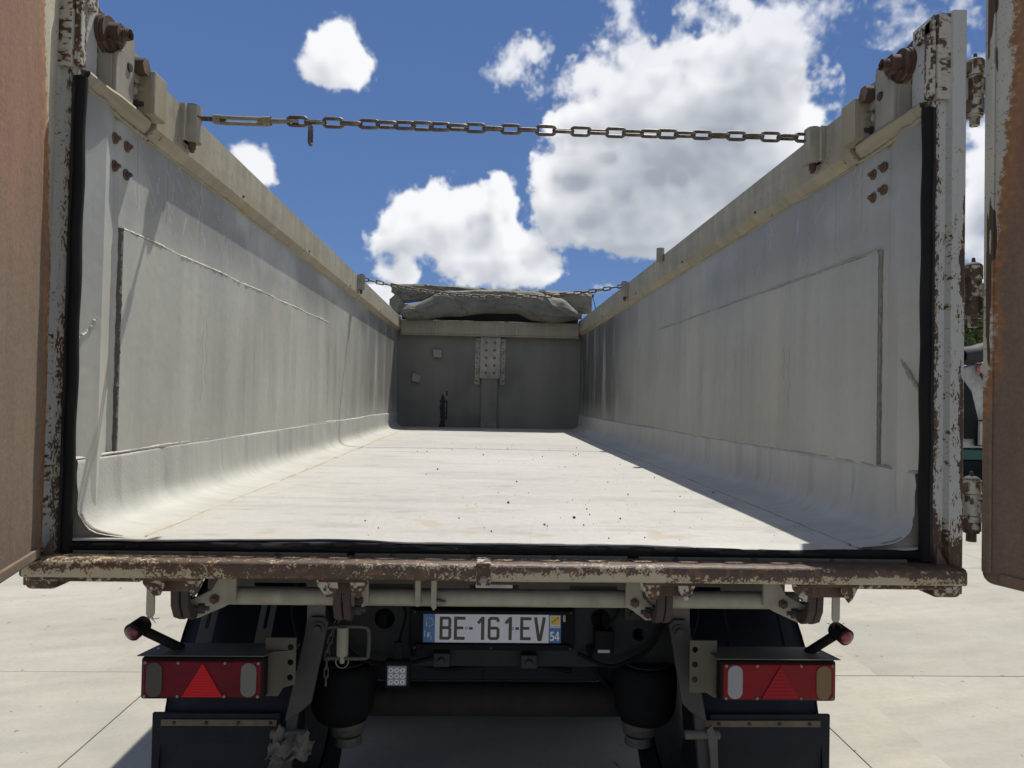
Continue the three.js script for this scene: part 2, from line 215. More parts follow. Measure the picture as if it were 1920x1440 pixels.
const boltMat = withMap('bolt_steel', [0.30, 0.28, 0.24], { roughness: 0.5, metalness: 0.4 });

// ---------------------------------------------------------------- geometry helpers
function boxUV(g, s = 1) {                           // uv in metres by the way each face points
  if (g.index) g = g.toNonIndexed();
  const p = g.attributes.position, uv = new Float32Array(p.count * 2), a = V(), b = V(), c = V();
  for (let i = 0; i < p.count; i += 3) {
    a.fromBufferAttribute(p, i); b.fromBufferAttribute(p, i + 1).sub(a); c.fromBufferAttribute(p, i + 2).sub(a); b.cross(c);
    const x = Math.abs(b.x), y = Math.abs(b.y), z = Math.abs(b.z);
    for (let k = i; k < i + 3; k++) { a.fromBufferAttribute(p, k); const q = x >= y && x >= z ? [a.z, a.y] : y >= z ? [a.x, a.z] : [a.x, a.y]; uv[2 * k] = q[0] * s; uv[2 * k + 1] = q[1] * s; }
  }
  g.setAttribute('uv', new THREE.BufferAttribute(uv, 2)); return g;
}
function uvFrom(g, f) { const p = g.attributes.position, uv = new Float32Array(p.count * 2); for (let i = 0; i < p.count; i++) { const q = f(p.getX(i), p.getY(i), p.getZ(i)); uv[2 * i] = q[0]; uv[2 * i + 1] = q[1]; } g.setAttribute('uv', new THREE.BufferAttribute(uv, 2)); return g; }
function box(x0, x1, y0, y1, z0, z1, r = 0.003, seg = 2) { const w = Math.abs(x1 - x0), h = Math.abs(y1 - y0), d = Math.abs(z1 - z0), m = Math.min(w, h, d) / 2; return boxUV((r > 0 ? new RoundedBoxGeometry(w, h, d, seg, Math.min(r, m * 0.98)) : new THREE.BoxGeometry(w, h, d)).translate((x0 + x1) / 2, (y0 + y1) / 2, (z0 + z1) / 2)); }
function ext(pts, depth, plane, at, bevel = 0.0015, holes = []) {   // plane 'xy': pts (x, y), grows to +z from at; 'zy': pts (z, y), grows to +x; 'xz': pts (x, z), grows to +y
  const sh = new THREE.Shape(pts.map((p) => new THREE.Vector2(plane === 'xz' ? p[0] : p[0], p[1])));
  for (const h of holes) sh.holes.push(h);
  let g = new THREE.ExtrudeGeometry(sh, { depth: Math.max(1e-4, depth - 2 * bevel), bevelEnabled: bevel > 0, bevelThickness: bevel, bevelSize: bevel, bevelOffset: -bevel, bevelSegments: 2, curveSegments: 10 });
  g.translate(0, 0, bevel);
  if (plane === 'xy') g.translate(0, 0, at);
  else if (plane === 'zy') { g.applyMatrix4(new THREE.Matrix4().set(0, 0, -1, 0, 0, 1, 0, 0, 1, 0, 0, 0, 0, 0, 0, 1)); g.translate(at + depth, 0, 0); }
  else { g.applyMatrix4(new THREE.Matrix4().set(1, 0, 0, 0, 0, 0, -1, 0, 0, 1, 0, 0, 0, 0, 0, 1)); g.translate(0, at + depth, 0); }
  return boxUV(g);
}
function flip(g) { if (g.index) { const a = g.index.array; for (let i = 0; i < a.length; i += 3) [a[i], a[i + 1]] = [a[i + 1], a[i]]; } else for (const n of Object.keys(g.attributes)) { const t = g.attributes[n], s = t.itemSize, a = t.array; for (let i = 0; i < t.count; i += 3) for (let k = 0; k < s; k++) { const q = a[i * s + k]; a[i * s + k] = a[(i + 1) * s + k]; a[(i + 1) * s + k] = q; } } g.computeVertexNormals(); return g; }
function hole(x, y, w, h) { const p = new THREE.Path(), r = Math.min(w, h) / 2; if (Math.abs(w - h) < 1e-6) p.absarc(x, y, r, 0, Math.PI * 2, true); else if (w > h) { p.absarc(x + w / 2 - r, y, r, Math.PI / 2, -Math.PI / 2, true); p.absarc(x - w / 2 + r, y, r, -Math.PI / 2, -Math.PI * 1.5, true); } else { p.absarc(x, y + h / 2 - r, r, Math.PI, 0, true); p.absarc(x, y - h / 2 + r, r, 0, -Math.PI, true); } return p; }
function cyl(axis, r0, r1, a, b, u, v, seg = 20) {   // along x: (a..b, y=u, z=v); along y: (x=u, a..b, z=v); along z: (x=u, y=v, a..b)
  const g = new THREE.CylinderGeometry(r1, r0, Math.abs(b - a), seg); if (axis === 'x') { g.rotateZ(-Math.PI / 2); g.translate((a + b) / 2, u, v); } else if (axis === 'y') g.translate(u, (a + b) / 2, v); else { g.rotateX(Math.PI / 2); g.translate(u, v, (a + b) / 2); } return boxUV(g);
}
function tube(pts, r, seg = 24, rad = 8, closed = false) { return new THREE.TubeGeometry(new THREE.CatmullRomCurve3(pts.map((p) => V(...p)), closed, 'catmullrom', 0.4), seg, r, rad, closed); }
function bead(pts, r, seed = 1, seg = 90, wob = 0.35) {   // an uneven weld
  const g = tube(pts, r, seg, 7), p = g.attributes.position, c = new THREE.CatmullRomCurve3(pts.map((q) => V(...q)), false, 'catmullrom', 0.4), n = 8;
  for (let i = 0; i <= seg; i++) { const o = c.getPointAt(i / seg); for (let k = 0; k < n; k++) { const j = i * n + k, s = 1 + wob * (2 * vn(i * 0.9 + seed * 50, (k % 7) * 1.3) - 1) + wob * (vn(i * 0.21 + seed * 9, 3) - 0.5); p.setXYZ(j, o.x + (p.getX(j) - o.x) * s, o.y + (p.getY(j) - o.y) * s, o.z + (p.getZ(j) - o.z) * s); } }
  g.computeVertexNormals(); return boxUV(g);
}
function gridGeo(nu, nv, f, fuv, flipIt) {           // f(u, v) -> [x, y, z]
  const pos = [], uv = [], ix = [];
  for (let j = 0; j <= nv; j++) for (let i = 0; i <= nu; i++) { const p = f(i / nu, j / nv); pos.push(...p); uv.push(...(fuv ? fuv(p, i / nu, j / nv) : [i / nu, j / nv])); }
  for (let j = 0; j < nv; j++) for (let i = 0; i < nu; i++) { const a = j * (nu + 1) + i, b = a + 1, c = a + nu + 1, d = c + 1; if (flipIt) ix.push(a, c, b, b, c, d); else ix.push(a, b, c, b, d, c); }
  const g = new THREE.BufferGeometry(); g.setAttribute('position', new THREE.Float32BufferAttribute(pos, 3)); g.setAttribute('uv', new THREE.Float32BufferAttribute(uv, 2)); g.setIndex(ix); g.computeVertexNormals(); return g;
}
const join = (...gs) => mergeGeometries(gs.flat().map((g) => { g = g.index ? g.toNonIndexed() : g; for (const k of Object.keys(g.attributes)) if (!['position', 'normal', 'uv'].includes(k)) g.deleteAttribute(k); return g; }));
const used = {};
function numbered(n) { const k = used[n] = (used[n] ?? -1) + 1; return k ? n + '_' + String(k).padStart(3, '0') : n; }
function thing(name, label, category, group, pos = [0, 0, 0]) { const o = new THREE.Group(); o.name = numbered(name); o.position.set(...pos); o.userData = { label, category }; if (group) o.userData.group = group; scene.add(o); return o; }
function part(parent, name, geo, mat, pos, rot, label) {
  const m = new THREE.Mesh(geo, mat); m.name = name; m.castShadow = m.receiveShadow = true;
  m.position.set(...(pos ?? [0, 0, 0])); if (rot) m.rotation.set(...rot); if (parent === T) m.position.y += Y0; if (label) m.userData.label = label;
  parent.add(m); return m;
}

// ---------------------------------------------------------------- ground: concrete yard cast in slabs
const concrete = (seed, tint) => M('yard_concrete', tex(1024, 1024, (u, v) => {
  const x = u * 4, z = v * 4, a = fbm(x * 0.9 + seed * 31, z * 0.9, 5), st = fbm(x * 1.1 + seed, z * 7 + x * 2, 5), g = fbm(x * 60, z * 60, 3), b = fbm(x * 9 + 3, z * 9 + seed, 4);
  let k = tint * 0.35 * (1 + 0.26 * (a - 0.5) + 0.26 * (st - 0.5) + 0.12 * (g - 0.5) + 0.12 * (b - 0.5)), c = [k, k * 0.945, k * 0.80];
  c = mix3(c, [0.26, 0.26, 0.24], 0.35 * sst(0.6, 0.78, fbm(x * 0.7 + 9, z * 1.6 + seed, 4)));
  const sp = vn(x * 18 + seed * 7, z * 18); return sp > 0.965 && fbm(x * 50, z * 50, 2) > 0.5 ? mul3(c, 0.45) : c;
}), { roughness: 0.9, bumpMap: grainMap, bumpScale: 0.003 });
const slabMats = [concrete(1, 1), concrete(2, 0.97), concrete(3, 1.03)];
const ground = new THREE.Mesh(uvFrom(new THREE.PlaneGeometry(900, 900).rotateX(-Math.PI / 2), (x, y, z) => [x / 4, z / 4]), slabMats[1]);
ground.name = 'ground'; ground.userData = { kind: 'structure', label: 'pale concrete yard under and around the trailer' }; ground.position.y = -0.016; ground.receiveShadow = true; scene.add(ground);
{
  const xs = [-1.99, 1.84].map((x) => x), sw = 3.83, sl = 3.0, gap = 0.006, r = rng(3);
  const proto = slabMats.map((_, k) => uvFrom(new RoundedBoxGeometry(sw - gap, 0.05, sl - gap, 1, 0.004), (x, y, z) => [x / 4 + k * 0.31, z / 4 + k * 0.17]));
  for (let i = -4; i <= 5; i++) for (let j = -4; j <= 8; j++) {
    const k = Math.floor(r() * 3), m = new THREE.Mesh(proto[k], slabMats[k]); m.name = 'concrete_slab';
    m.position.set(xs[0] + sw * (i + 0.5), 0.016 - 0.025 + (r() - 0.5) * 0.002, -2.6 - sl * (j - 0.5)); m.rotation.y = r() < 0.5 ? 0 : Math.PI; m.receiveShadow = true; ground.add(m);
  }
}

// ---------------------------------------------------------------- the tipper trailer
const T = thing('tipper_trailer', 'open grey tipper trailer seen into from behind, rusty cream rear frame with both doors open', 'trailer');
const floorPart = (() => {
  const edge = (x) => 0.004 + 0.016 * (fbm(x * 5 + 3, 1, 4) - 0.5) - 0.034 * sst(0.52, 0.75, fbm(x * 2.4 + 11, 7, 3)) * sst(0.9, 0.5, Math.abs(x));
  const droop = (x, z) => -0.010 * sst(0.05, 0, z) * sst(0.3, 0.7, fbm(x * 4 + 2, 5, 3)) + 0.006 * (fbm(x * 1.8, z * 1.6, 3) - 0.5) * sst(0.0, 0.4, z);
  const top = gridGeo(150, 120, (u, v) => { const x = (u - 0.5) * 2.3, t = v ** 1.6, z = t * LEN; return [x, F0 + droop(x, z), -(z + (1 - sst(0, 0.06, t)) * -edge(x))]; }, (p) => [p[0] / 2.3 + 0.5, -p[2] / LEN]);
  const lip = gridGeo(150, 3, (u, v) => { const x = (u - 0.5) * 2.3, o = [0, 0.001, 0.002, -0.004][Math.round(v * 3)]; return [x, F0 + droop(x, 0) - v * 0.005, edge(x) + o * 0.5]; }, (p) => [p[0] / 2.3 + 0.5, 0.002 + p[1] * 0.1], true);
  return part(T, 'floor', join(top, lip), floorMat);
})();
part(T, 'floor_frame', box(-1.2, 1.2, F0 - 0.12, F0 - 0.03, -LEN, -0.06, 0.004), chassisMat);

function wallSide(s) {
  const X = (pts) => s > 0 ? pts : pts.map(([a, b]) => [-a, b]).reverse();
  const wuv = (x, y, z) => [-z / LEN, (y + 0.08) / 1.3];
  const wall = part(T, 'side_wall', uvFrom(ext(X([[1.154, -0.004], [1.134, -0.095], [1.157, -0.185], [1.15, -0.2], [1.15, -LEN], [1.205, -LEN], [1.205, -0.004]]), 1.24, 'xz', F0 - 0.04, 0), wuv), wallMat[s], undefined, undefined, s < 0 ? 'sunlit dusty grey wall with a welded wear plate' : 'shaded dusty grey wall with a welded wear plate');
  // wear plate
  const x0 = 1.144, x1 = 1.1515;
  part(wall, 'wear_plate', uvFrom(ext([[-0.222, 0.128], [-0.222, 0.792], [-3.02, 0.806], [-3.02, 0.115]], x1 - x0, 'zy', s > 0 ? x0 : -x1, 0.0015), wuv), wallMat[s]);
  part(wall, 'weld_bead', bead(Array.from({ length: 15 }, (_, i) => [s * 1.1465, 0.795 + 0.014 * i / 14 + 0.003 * Math.sin(i * 2.1), -0.222 - i * 0.2]), 0.0036, 2 + s, 260, 0.7), s < 0 ? litWeldMat : hardwareMat);  // bead coloured bright on the lit left, dull on the shaded right
  part(wall, 'weld_bead', bead(Array.from({ length: 9 }, (_, i) => [s * 1.15, 0.13 + i * 0.083, -0.21 - (i % 2) * 0.002]), s < 0 ? 0.0085 : 0.006, 5 + s, 110, 0.5), s < 0 ? darkWeldMat : greyWeldMat);
  part(wall, 'weld_bead', bead([[s * 1.1475, 0.12, -3.022], [s * 1.1475, 0.5, -3.024], [s * 1.1475, 0.8, -3.022]], 0.003, 8, 60), hardwareMat);
  // repair weld on the corner pillar
  part(wall, 'repair_weld', s < 0 ? bead([[-1.155, 0.452, -0.012], [-1.149, 0.468, -0.04], [-1.143, 0.50, -0.068], [-1.143, 0.525, -0.088], [-1.147, 0.56, -0.115]], 0.0058, 4, 60, 0.6) : bead([[1.152, 0.36, -0.012], [1.147, 0.385, -0.035], [1.142, 0.42, -0.06], [1.143, 0.47, -0.105]], 0.0065, 7, 50, 0.5), s < 0 ? litWeldMat : hardwareMat);
  // bolts near the top corner
  for (const [y, z] of s > 0 ? [[1.05, -0.205], [1.045, -0.262], [0.98, -0.205], [0.972, -0.262]] : [[1.045, -0.165], [1.045, -0.235], [0.965, -0.168], [0.96, -0.235]]) {
    part(wall, 'bolt', join(cyl('x', 0.0165, 0.0165, s * 1.153, s * 1.146, y, z, 18), cyl('x', 0.0105, 0.0105, s * 1.15, s * 1.1395, y, z, 6), cyl('x', 0.0065, 0.006, s * 1.142, s * 1.132, y, z, 10)), rustMat);
  }
  // kick plate bent from the wall into the floor
  const prof = [[1.151, 0.131], [1.1425, 0.129], [1.1405, 0.122], [1.139, 0.07], [1.137, 0.015], [1.132, -0.012], [1.12, -0.034], [1.102, -0.05], [1.08, -0.0585], [1.05, -0.064], [1.01, -0.069], [0.975, -0.0725], [0.966, -0.0745], [0.962, -0.0775]], N = prof.length - 1;
  const band = part(T, 'kick_plate', gridGeo(180, N * 2, (u, v) => {
    const t = v * N, i = Math.min(N - 1, Math.floor(t)), f = t - i, z = u ** 1.35 * (LEN - 0.005); let x = lerp(prof[i][0], prof[i + 1][0], f), y = lerp(prof[i][1], prof[i + 1][1], f);
    const w = Math.sin(clamp(v * 1.1) * Math.PI) ** 0.7, n = fbm(z * 2.6 + s * 7, y * 6 + 2, 4) - 0.5, fold = gauss(z, 0.52, 0.03) + 0.7 * gauss(z, 1.95, 0.02) + 0.6 * gauss(z, 3.05, 0.03) - 0.6 * gauss(z, 0.3, 0.08);
    x += w * (0.012 * n + 0.007 * fold * (s < 0 ? 1 : 0.5)); y += w * 0.006 * (fbm(z * 4 + 9, s, 3) - 0.5) + 0.008 * (1 - v) * (fbm(z * 1.2, 3 + s, 3) - 0.5) - 0.028 * (1 - v) * z / LEN;
    if (z < 0.12) { const q = 1 - z / 0.12; x += 0.02 * q * q * sst(0.45, 0.9, v); y -= 0.012 * q * q * sst(0.4, 0.8, v) * (1 - v); }
    return [s * x, y, -z - 0.003 - 0.016 * (1 - u) ** 60 * (fbm(y * 40, s * 3, 3))];
  }, (p, u, v) => [-p[2] / LEN, 1 - v], s > 0), bandMat[s]);
  part(band, 'weld_bead', bead(Array.from({ length: 12 }, (_, i) => [s * 1.1475, 0.132 + 0.004 * Math.sin(i * 1.7) - 0.028 * (i * 0.62 + 0.01) / LEN, -0.01 - i * 0.62]), 0.0042, 12 + s, 220, 0.4), s < 0 ? litWeldMat : hardwareMat);
  part(band, 'weld_bead', bead(Array.from({ length: 12 }, (_, i) => [s * 0.966, -0.0755, -0.03 - i * 0.62]), 0.003, 15 + s, 220, 0.7), s < 0 ? withMap('floor_weld', [0.60, 0.56, 0.47], { roughness: 0.7 }) : hardwareMat);
  part(band, 'corner_filler', ext(X([[1.152, -0.1], [1.152, 0.125], [1.143, 0.12], [1.14, 0.02], [1.134, -0.012], [1.122, -0.035], [1.103, -0.052], [1.08, -0.061], [1.05, -0.068], [0.98, -0.08], [1.0, -0.1]]), 0.012, 'xy', -0.03, 0.001), withMap('caked_dirt', [0.30, 0.275, 0.22], { roughness: 0.9, bumpMap: grainMap, bumpScale: 0.004 }));
  // top rail
  const ruv = (x, y, z) => [-z / LEN, (y - 1.11) / 0.2];
  const rail = part(T, 'top_rail', uvFrom(ext(X([[1.115, 1.142], [1.117, 1.292], [1.235, 1.294], [1.24, 1.11], [1.15, 1.108]].reverse()), LEN - 0.345, 'xy', -LEN, 0.004), ruv), railMat);
  part(rail, 'weld_bead', bead(Array.from({ length: 12 }, (_, i) => [s * 1.1495, 1.108 + 0.001 * Math.sin(i * 3), -0.36 - i * 0.6]), 0.005, 20 + s, 200, 0.4), tanWeldMat);
  if (s > 0) part(rail, 'rope_stud', cyl('y', 0.026, 0.026, 1.245, 1.335, 1.095, -2.77, 22), hardwareMat);
  for (const z of [-1.15, -2.3, -3.6, -5.2]) part(rail, 'rivet', cyl('x', 0.006, 0.005, s * 1.116, s * 1.108, 1.155, z, 10), rustMat);
  // ledge over the wall's rear end, standing on its weld
  const lz = (z) => lerp(1.134, 1.112, sst(0, 0.13, -z)), lg = gridGeo(24, 4, (u, v) => { const z = -0.002 - u * 0.34, xi = lz(z) + 0.02 * sst(0.3, 0.34, -z), P = [[1.155, 1.116], [xi, 1.143], [xi - 0.001, 1.1525], [1.158, 1.158], [1.155, 1.116]][Math.round(v * 4)]; return [s * P[0], P[1] + 0.012 * (1 - sst(0, 0.1, -z)), z]; }, (p) => [p[2], p[0]], s < 0);
  const ledge = part(T, 'ledge', join(boxUV(lg)), railMat);
  part(ledge, 'weld_bead', bead([[s * 1.149, 1.126, -0.012], [s * 1.146, 1.117, -0.09], [s * 1.148, 1.113, -0.19], [s * 1.15, 1.112, -0.30], [s * 1.146, 1.112, -0.345]], 0.006, 25 + s, 90, 0.45), tanWeldMat);
  // end box of the rail
  part(T, 'rail_end_box', join(box(s * 1.085, s * 1.24, 1.156, 1.288, -0.346, -0.262, 0.004)), railMat);
  // hinge hardware: bracket, washer, nut, bolts
  const br = part(T, 'hinge_bracket', join(ext([[-0.10, 1.15], [-0.10, 1.262], [-0.135, 1.292], [-0.148, 1.345], [-0.196, 1.352], [-0.202, 1.33], [-0.198, 1.15]], 0.011, 'zy', s > 0 ? 1.117 : -1.128, 0.002, [hole(-0.172, 1.255, 0.026, 0.026)]), box(s * 1.128, s * 1.19, 1.15, 1.262, -0.108, -0.098, 0.003)), hardwareMat);
  part(br, 'bolt', join(cyl('x', 0.012, 0.012, s * 1.128, s * 1.112, 1.255, -0.172, 14)), steelMat);
  const wa = part(T, 'hinge_washer', join(cyl('x', 0.05, 0.05, s * 1.166, s * 1.155, 1.325, -0.118, 36), cyl('x', 0.047, 0.047, s * 1.154, s * 1.143, 1.325, -0.118, 36), ext([[-0.150, 1.30], [-0.125, 1.255], [-0.09, 1.30]], 0.014, 'zy', s > 0 ? 1.13 : -1.144, 0.002)), rustMat);
  part(wa, 'nut', cyl('x', 0.031, 0.030, s * 1.143, s * 1.112, 1.325, -0.118, 6), rustMat);
  part(wa, 'threaded_end', bead(Array.from({ length: 6 }, (_, i) => [s * (1.12 - i * 0.0062), 1.325, -0.118]), 0.0165, 3, 30, 0.1), rustMat);
  const pl = part(T, 'pivot_plate', join(ext([[-0.205, 1.15], [-0.205, 1.315], [-0.225, 1.335], [-0.262, 1.325], [-0.28, 1.29], [-0.30, 1.15]], 0.014, 'zy', s > 0 ? 1.142 : -1.156, 0.002), cyl('x', 0.042, 0.042, s * 1.144, s * 1.129, 1.283, -0.238, 26)), hardwareMat);
  part(pl, 'bolt', join(cyl('x', 0.026, 0.025, s * 1.13, s * 1.098, 1.288, -0.236, 6)), rustMat);
  for (const [y, z, r] of [[1.232, -0.262, 0.017], [1.205, -0.212, 0.017], [1.185, -0.262, 0.013]]) part(pl, 'bolt', join(cyl('x', r, r, s * 1.144, s * 1.134, y, z, 18), cyl('x', r * 0.62, r * 0.6, s * 1.135, s * 1.116, y, z, 6)), r < 0.015 ? steelMat : hardwareMat);
  // chain bracket
  for (const [z, k] of [[-0.56, 1], [-3.95, 0]]) {
    const b = part(T, 'chain_bracket', join(cyl('y', 0.030, 0.030, 1.175, 1.298, s * 1.092, z, 24), box(s * 1.1, s * 1.122, 1.175, 1.298, z - 0.046, z + 0.046, 0.003), box(s * 1.085, s * 1.12, 1.178, 1.295, z - 0.03, z + 0.03, 0.004)), hardwareMat);
    part(b, 'pin_nut', join(cyl('y', 0.0125, 0.0125, 1.152, 1.18, s * 1.092, z, 6), cyl('y', 0.008, 0.008, 1.142, 1.155, s * 1.092, z, 12)), rustMat); part(b, 'pin_head', cyl('y', 0.024, 0.022, 1.297, 1.304, s * 1.092, z, 18), rustMat);
  }
  // rear post with its rubber and the upper arm
  const pmap = M('post_paint', tex(512, 2048, (u, v) => {
    const x = u * 0.3, y = v * 1.65, inner = sst(0.16, 0.02, u), hgt = 1 - v;
    let a = s > 0 ? 0.16 + 0.42 * inner + 0.26 * sst(0.35, 0.85, hgt) * sst(0.3, 0.7, fbm(u * 4, v * 12, 3)) + 0.7 * sst(0.885, 0.965, hgt + 0.12 * (0.5 - u)) + 0.62 * gauss(u, 0.42, 0.05) * sst(0.5, 0.62, fbm(u * 6 + 3, v * 9, 3)) * sst(0.1, 0.3, hgt) : 0.06 + 0.36 * gauss(u, 0.05, 0.10) + 0.14 * sst(0.5, 0.9, hgt) + 0.6 * sst(0.93, 0.985, hgt);
    return rustPaint(x + s * 3, y * 0.8, a, [0.45, 0.455, 0.42], 1.5);
  }), { roughness: 0.6, bumpMap: grainMap, bumpScale: 0.0012 });
  const post = part(T, 'rear_post', uvFrom(ext(X([[1.166, -0.09], [1.166, 0.006], [1.174, 0.012], [1.199, 0.014], [1.203, 0.036], [1.238, 0.038], [1.245, 0.03], [1.245, -0.09]].map(([a, b]) => [a, b]).reverse()), 1.6, 'xz', -0.19, 0), (x, y, z) => [(Math.abs(x) - 1.166) / 0.16 + Math.max(0, -z) * 3, (y + 0.19) / 1.6]), pmap);
  part(post, 'post_gusset', ext(X([[1.166, -0.185], [1.166, -0.06], [1.19, -0.1], [1.225, -0.185]]), 0.006, 'xy', 0.037, 0.001), rustMat);
  part(post, 'upper_arm', ext([[0.028, 1.165], [0.028, 1.404], [0.01, 1.41], [-0.118, 1.388], [-0.155, 1.37], [-0.17, 1.325], [-0.155, 1.285], [-0.10, 1.262], [-0.09, 1.19], [-0.02, 1.165]], 0.042, 'zy', s > 0 ? 1.168 : -1.21, 0.004), armPaint);
  part(post, 'arm_stiffener', join(box(s * 1.15, s * 1.168, 1.175, 1.39, -0.012, 0.018, 0.005), box(s * 1.15, s * 1.168, 1.352, 1.392, -0.06, 0.018, 0.005)), chipMat);
  const seal = part(T, 'door_seal', (() => { const g = gridGeo(16, 120, (u, v) => { const a = u * Math.PI * 2, y = lerp(-0.108, 1.142, v), w = 0.0125 + 0.002 * fbm(v * 9, 2, 3); return [s * (1.148 + Math.cos(a) * w + 0.0015 * Math.sin(v * 30)), y, 0.012 + Math.sin(a) * 0.017]; }, (p, u, v) => [u * 0.1, v * 1.2]); return g; })(), rubberMat);
  part(seal, 'seal_channel', box(s * 1.158, s * 1.167, -0.11, 1.145, -0.02, 0.022, 0.002), chassisMat);
  part(T, 'end_block', box(s * 1.145, s * 1.226, -0.196, -0.118, -0.03, 0.062, 0.016, 3), chipMat);
}
wallSide(-1); wallSide(1);

// bottom seal, retaining strips, sill
{
  const sl = part(T, 'door_seal', gridGeo(160, 14, (u, v) => { const x = lerp(-1.15, 1.15, u), a = v * Math.PI * 2, n = fbm(x * 4 + 5, 2, 4) - 0.5, m = fbm(x * 11, 6, 3) - 0.5; return [x, -0.094 + Math.sin(a) * (0.0125 + 0.006 * m) + 0.008 * n, 0.002 + Math.cos(a) * 0.016]; }, (p, u, v) => [u, v]), sealGritMat);
  part(T, 'sill_plate', box(-1.16, 1.16, -0.16, F0 - 0.008, -0.05, -0.012, 0.002), chassisMat);
  for (const [a, b] of [[-1.13, -0.42], [-0.40, 0.33], [0.36, 1.10]]) {
    const st = part(sl, 'retaining_strip', box(a, b, -0.1165, -0.1035, -0.008, 0.0175, 0.002), withMap('olive_steel', [0.13, 0.125, 0.10], { roughness: 0.7 }));
    for (let x = a + 0.1; x < b; x += 0.215) part(st, 'bolt', cyl('z', 0.008, 0.006, 0.017, 0.0225, x, -0.11, 12), steelMat);
  }
}
// rear cross beam: chipped cream paint over rust
const beamMat = M('beam_paint', tex(2048, 256, (u, v) => {
  const x = (u - 0.5) * 2.45, y = v * 0.3;           // v: around the section
  const front = sst(0.30, 0.36, v) * sst(0.56, 0.5, v), low = sst(0.30, 0.45, v);
  let a = 0.78 + 0.16 * (fbm(x * 2 + 2, y * 8, 4) - 0.5);
  a -= front * (0.55 * sst(0.44, 0.56, fbm(x * 3.1 + 7, 4, 3)) * (0.75 + 0.5 * gauss(v, 0.43, 0.07)));
  a -= 0.3 * gauss(v, 0.285, 0.025) * sst(0.36, 0.5, fbm(x * 5, 2, 3)); a -= 0.3 * sst(-0.75, -1.05, x) * sst(0.35, 0.15, v); a -= 0.25 * gauss(v, 0.02, 0.08);
  if (x > 0.42 && x < 0.86) a += 0.3; if (x > 0.86) a += 0.35; a -= 0.62 * front * gauss(x, 1.0, 0.075);
  return rustPaint(x, y, a, [0.42, 0.365, 0.255], 1.9);
}), { roughness: 0.55, bumpMap: grainMap, bumpScale: 0.0015 });
{
  const sec = [[0.002, -0.112], [0.070, -0.112], [0.0805, -0.115], [0.0865, -0.123], [0.087, -0.150], [0.083, -0.156], [0.075, -0.159], [0.002, -0.159]], len = [0]; for (let i = 1; i < sec.length; i++) len.push(len[i - 1] + Math.hypot(sec[i][0] - sec[i - 1][0], sec[i][1] - sec[i - 1][1]));
  const g = gridGeo(60, sec.length - 1, (u, v) => { const k = Math.round(v * (sec.length - 1)), x = lerp(-1.218, 1.218, u); return [x, sec[k][1] + 0.002 * (fbm(x * 3, 8, 3) - 0.5), sec[k][0] + 0.003 * (fbm(x * 2.4 + 6, 1, 3) - 0.5)]; }, (p, u, v) => [u, len[Math.round(v * (sec.length - 1))] / 0.3]);
  const caps = [-1.218, 1.218].map((x) => ext(sec, 0.004, 'zy', x - 0.002, 0));
  const beam = part(T, 'rear_beam', join(g, caps), beamMat);
  const cp = part(beam, 'centre_clamp', join(box(-0.076, -0.038, -0.166, -0.118, 0.05, 0.093, 0.004), box(-0.076, -0.038, -0.118, -0.108, 0.02, 0.092, 0.003)), chipMat);
  part(cp, 'bolt', join(cyl('z', 0.0095, 0.0095, 0.092, 0.095, -0.057, -0.15, 18), cyl('z', 0.007, 0.0066, 0.094, 0.100, -0.057, -0.15, 6)), boltMat);
  part(beam, 'lower_flange', box(-1.21, -0.93, -0.172, -0.158, 0.0, 0.07, 0.006), chipMat);
  part(beam, 'lower_flange', box(0.93, 1.21, -0.172, -0.158, 0.0, 0.07, 0.006), chipMat);
}
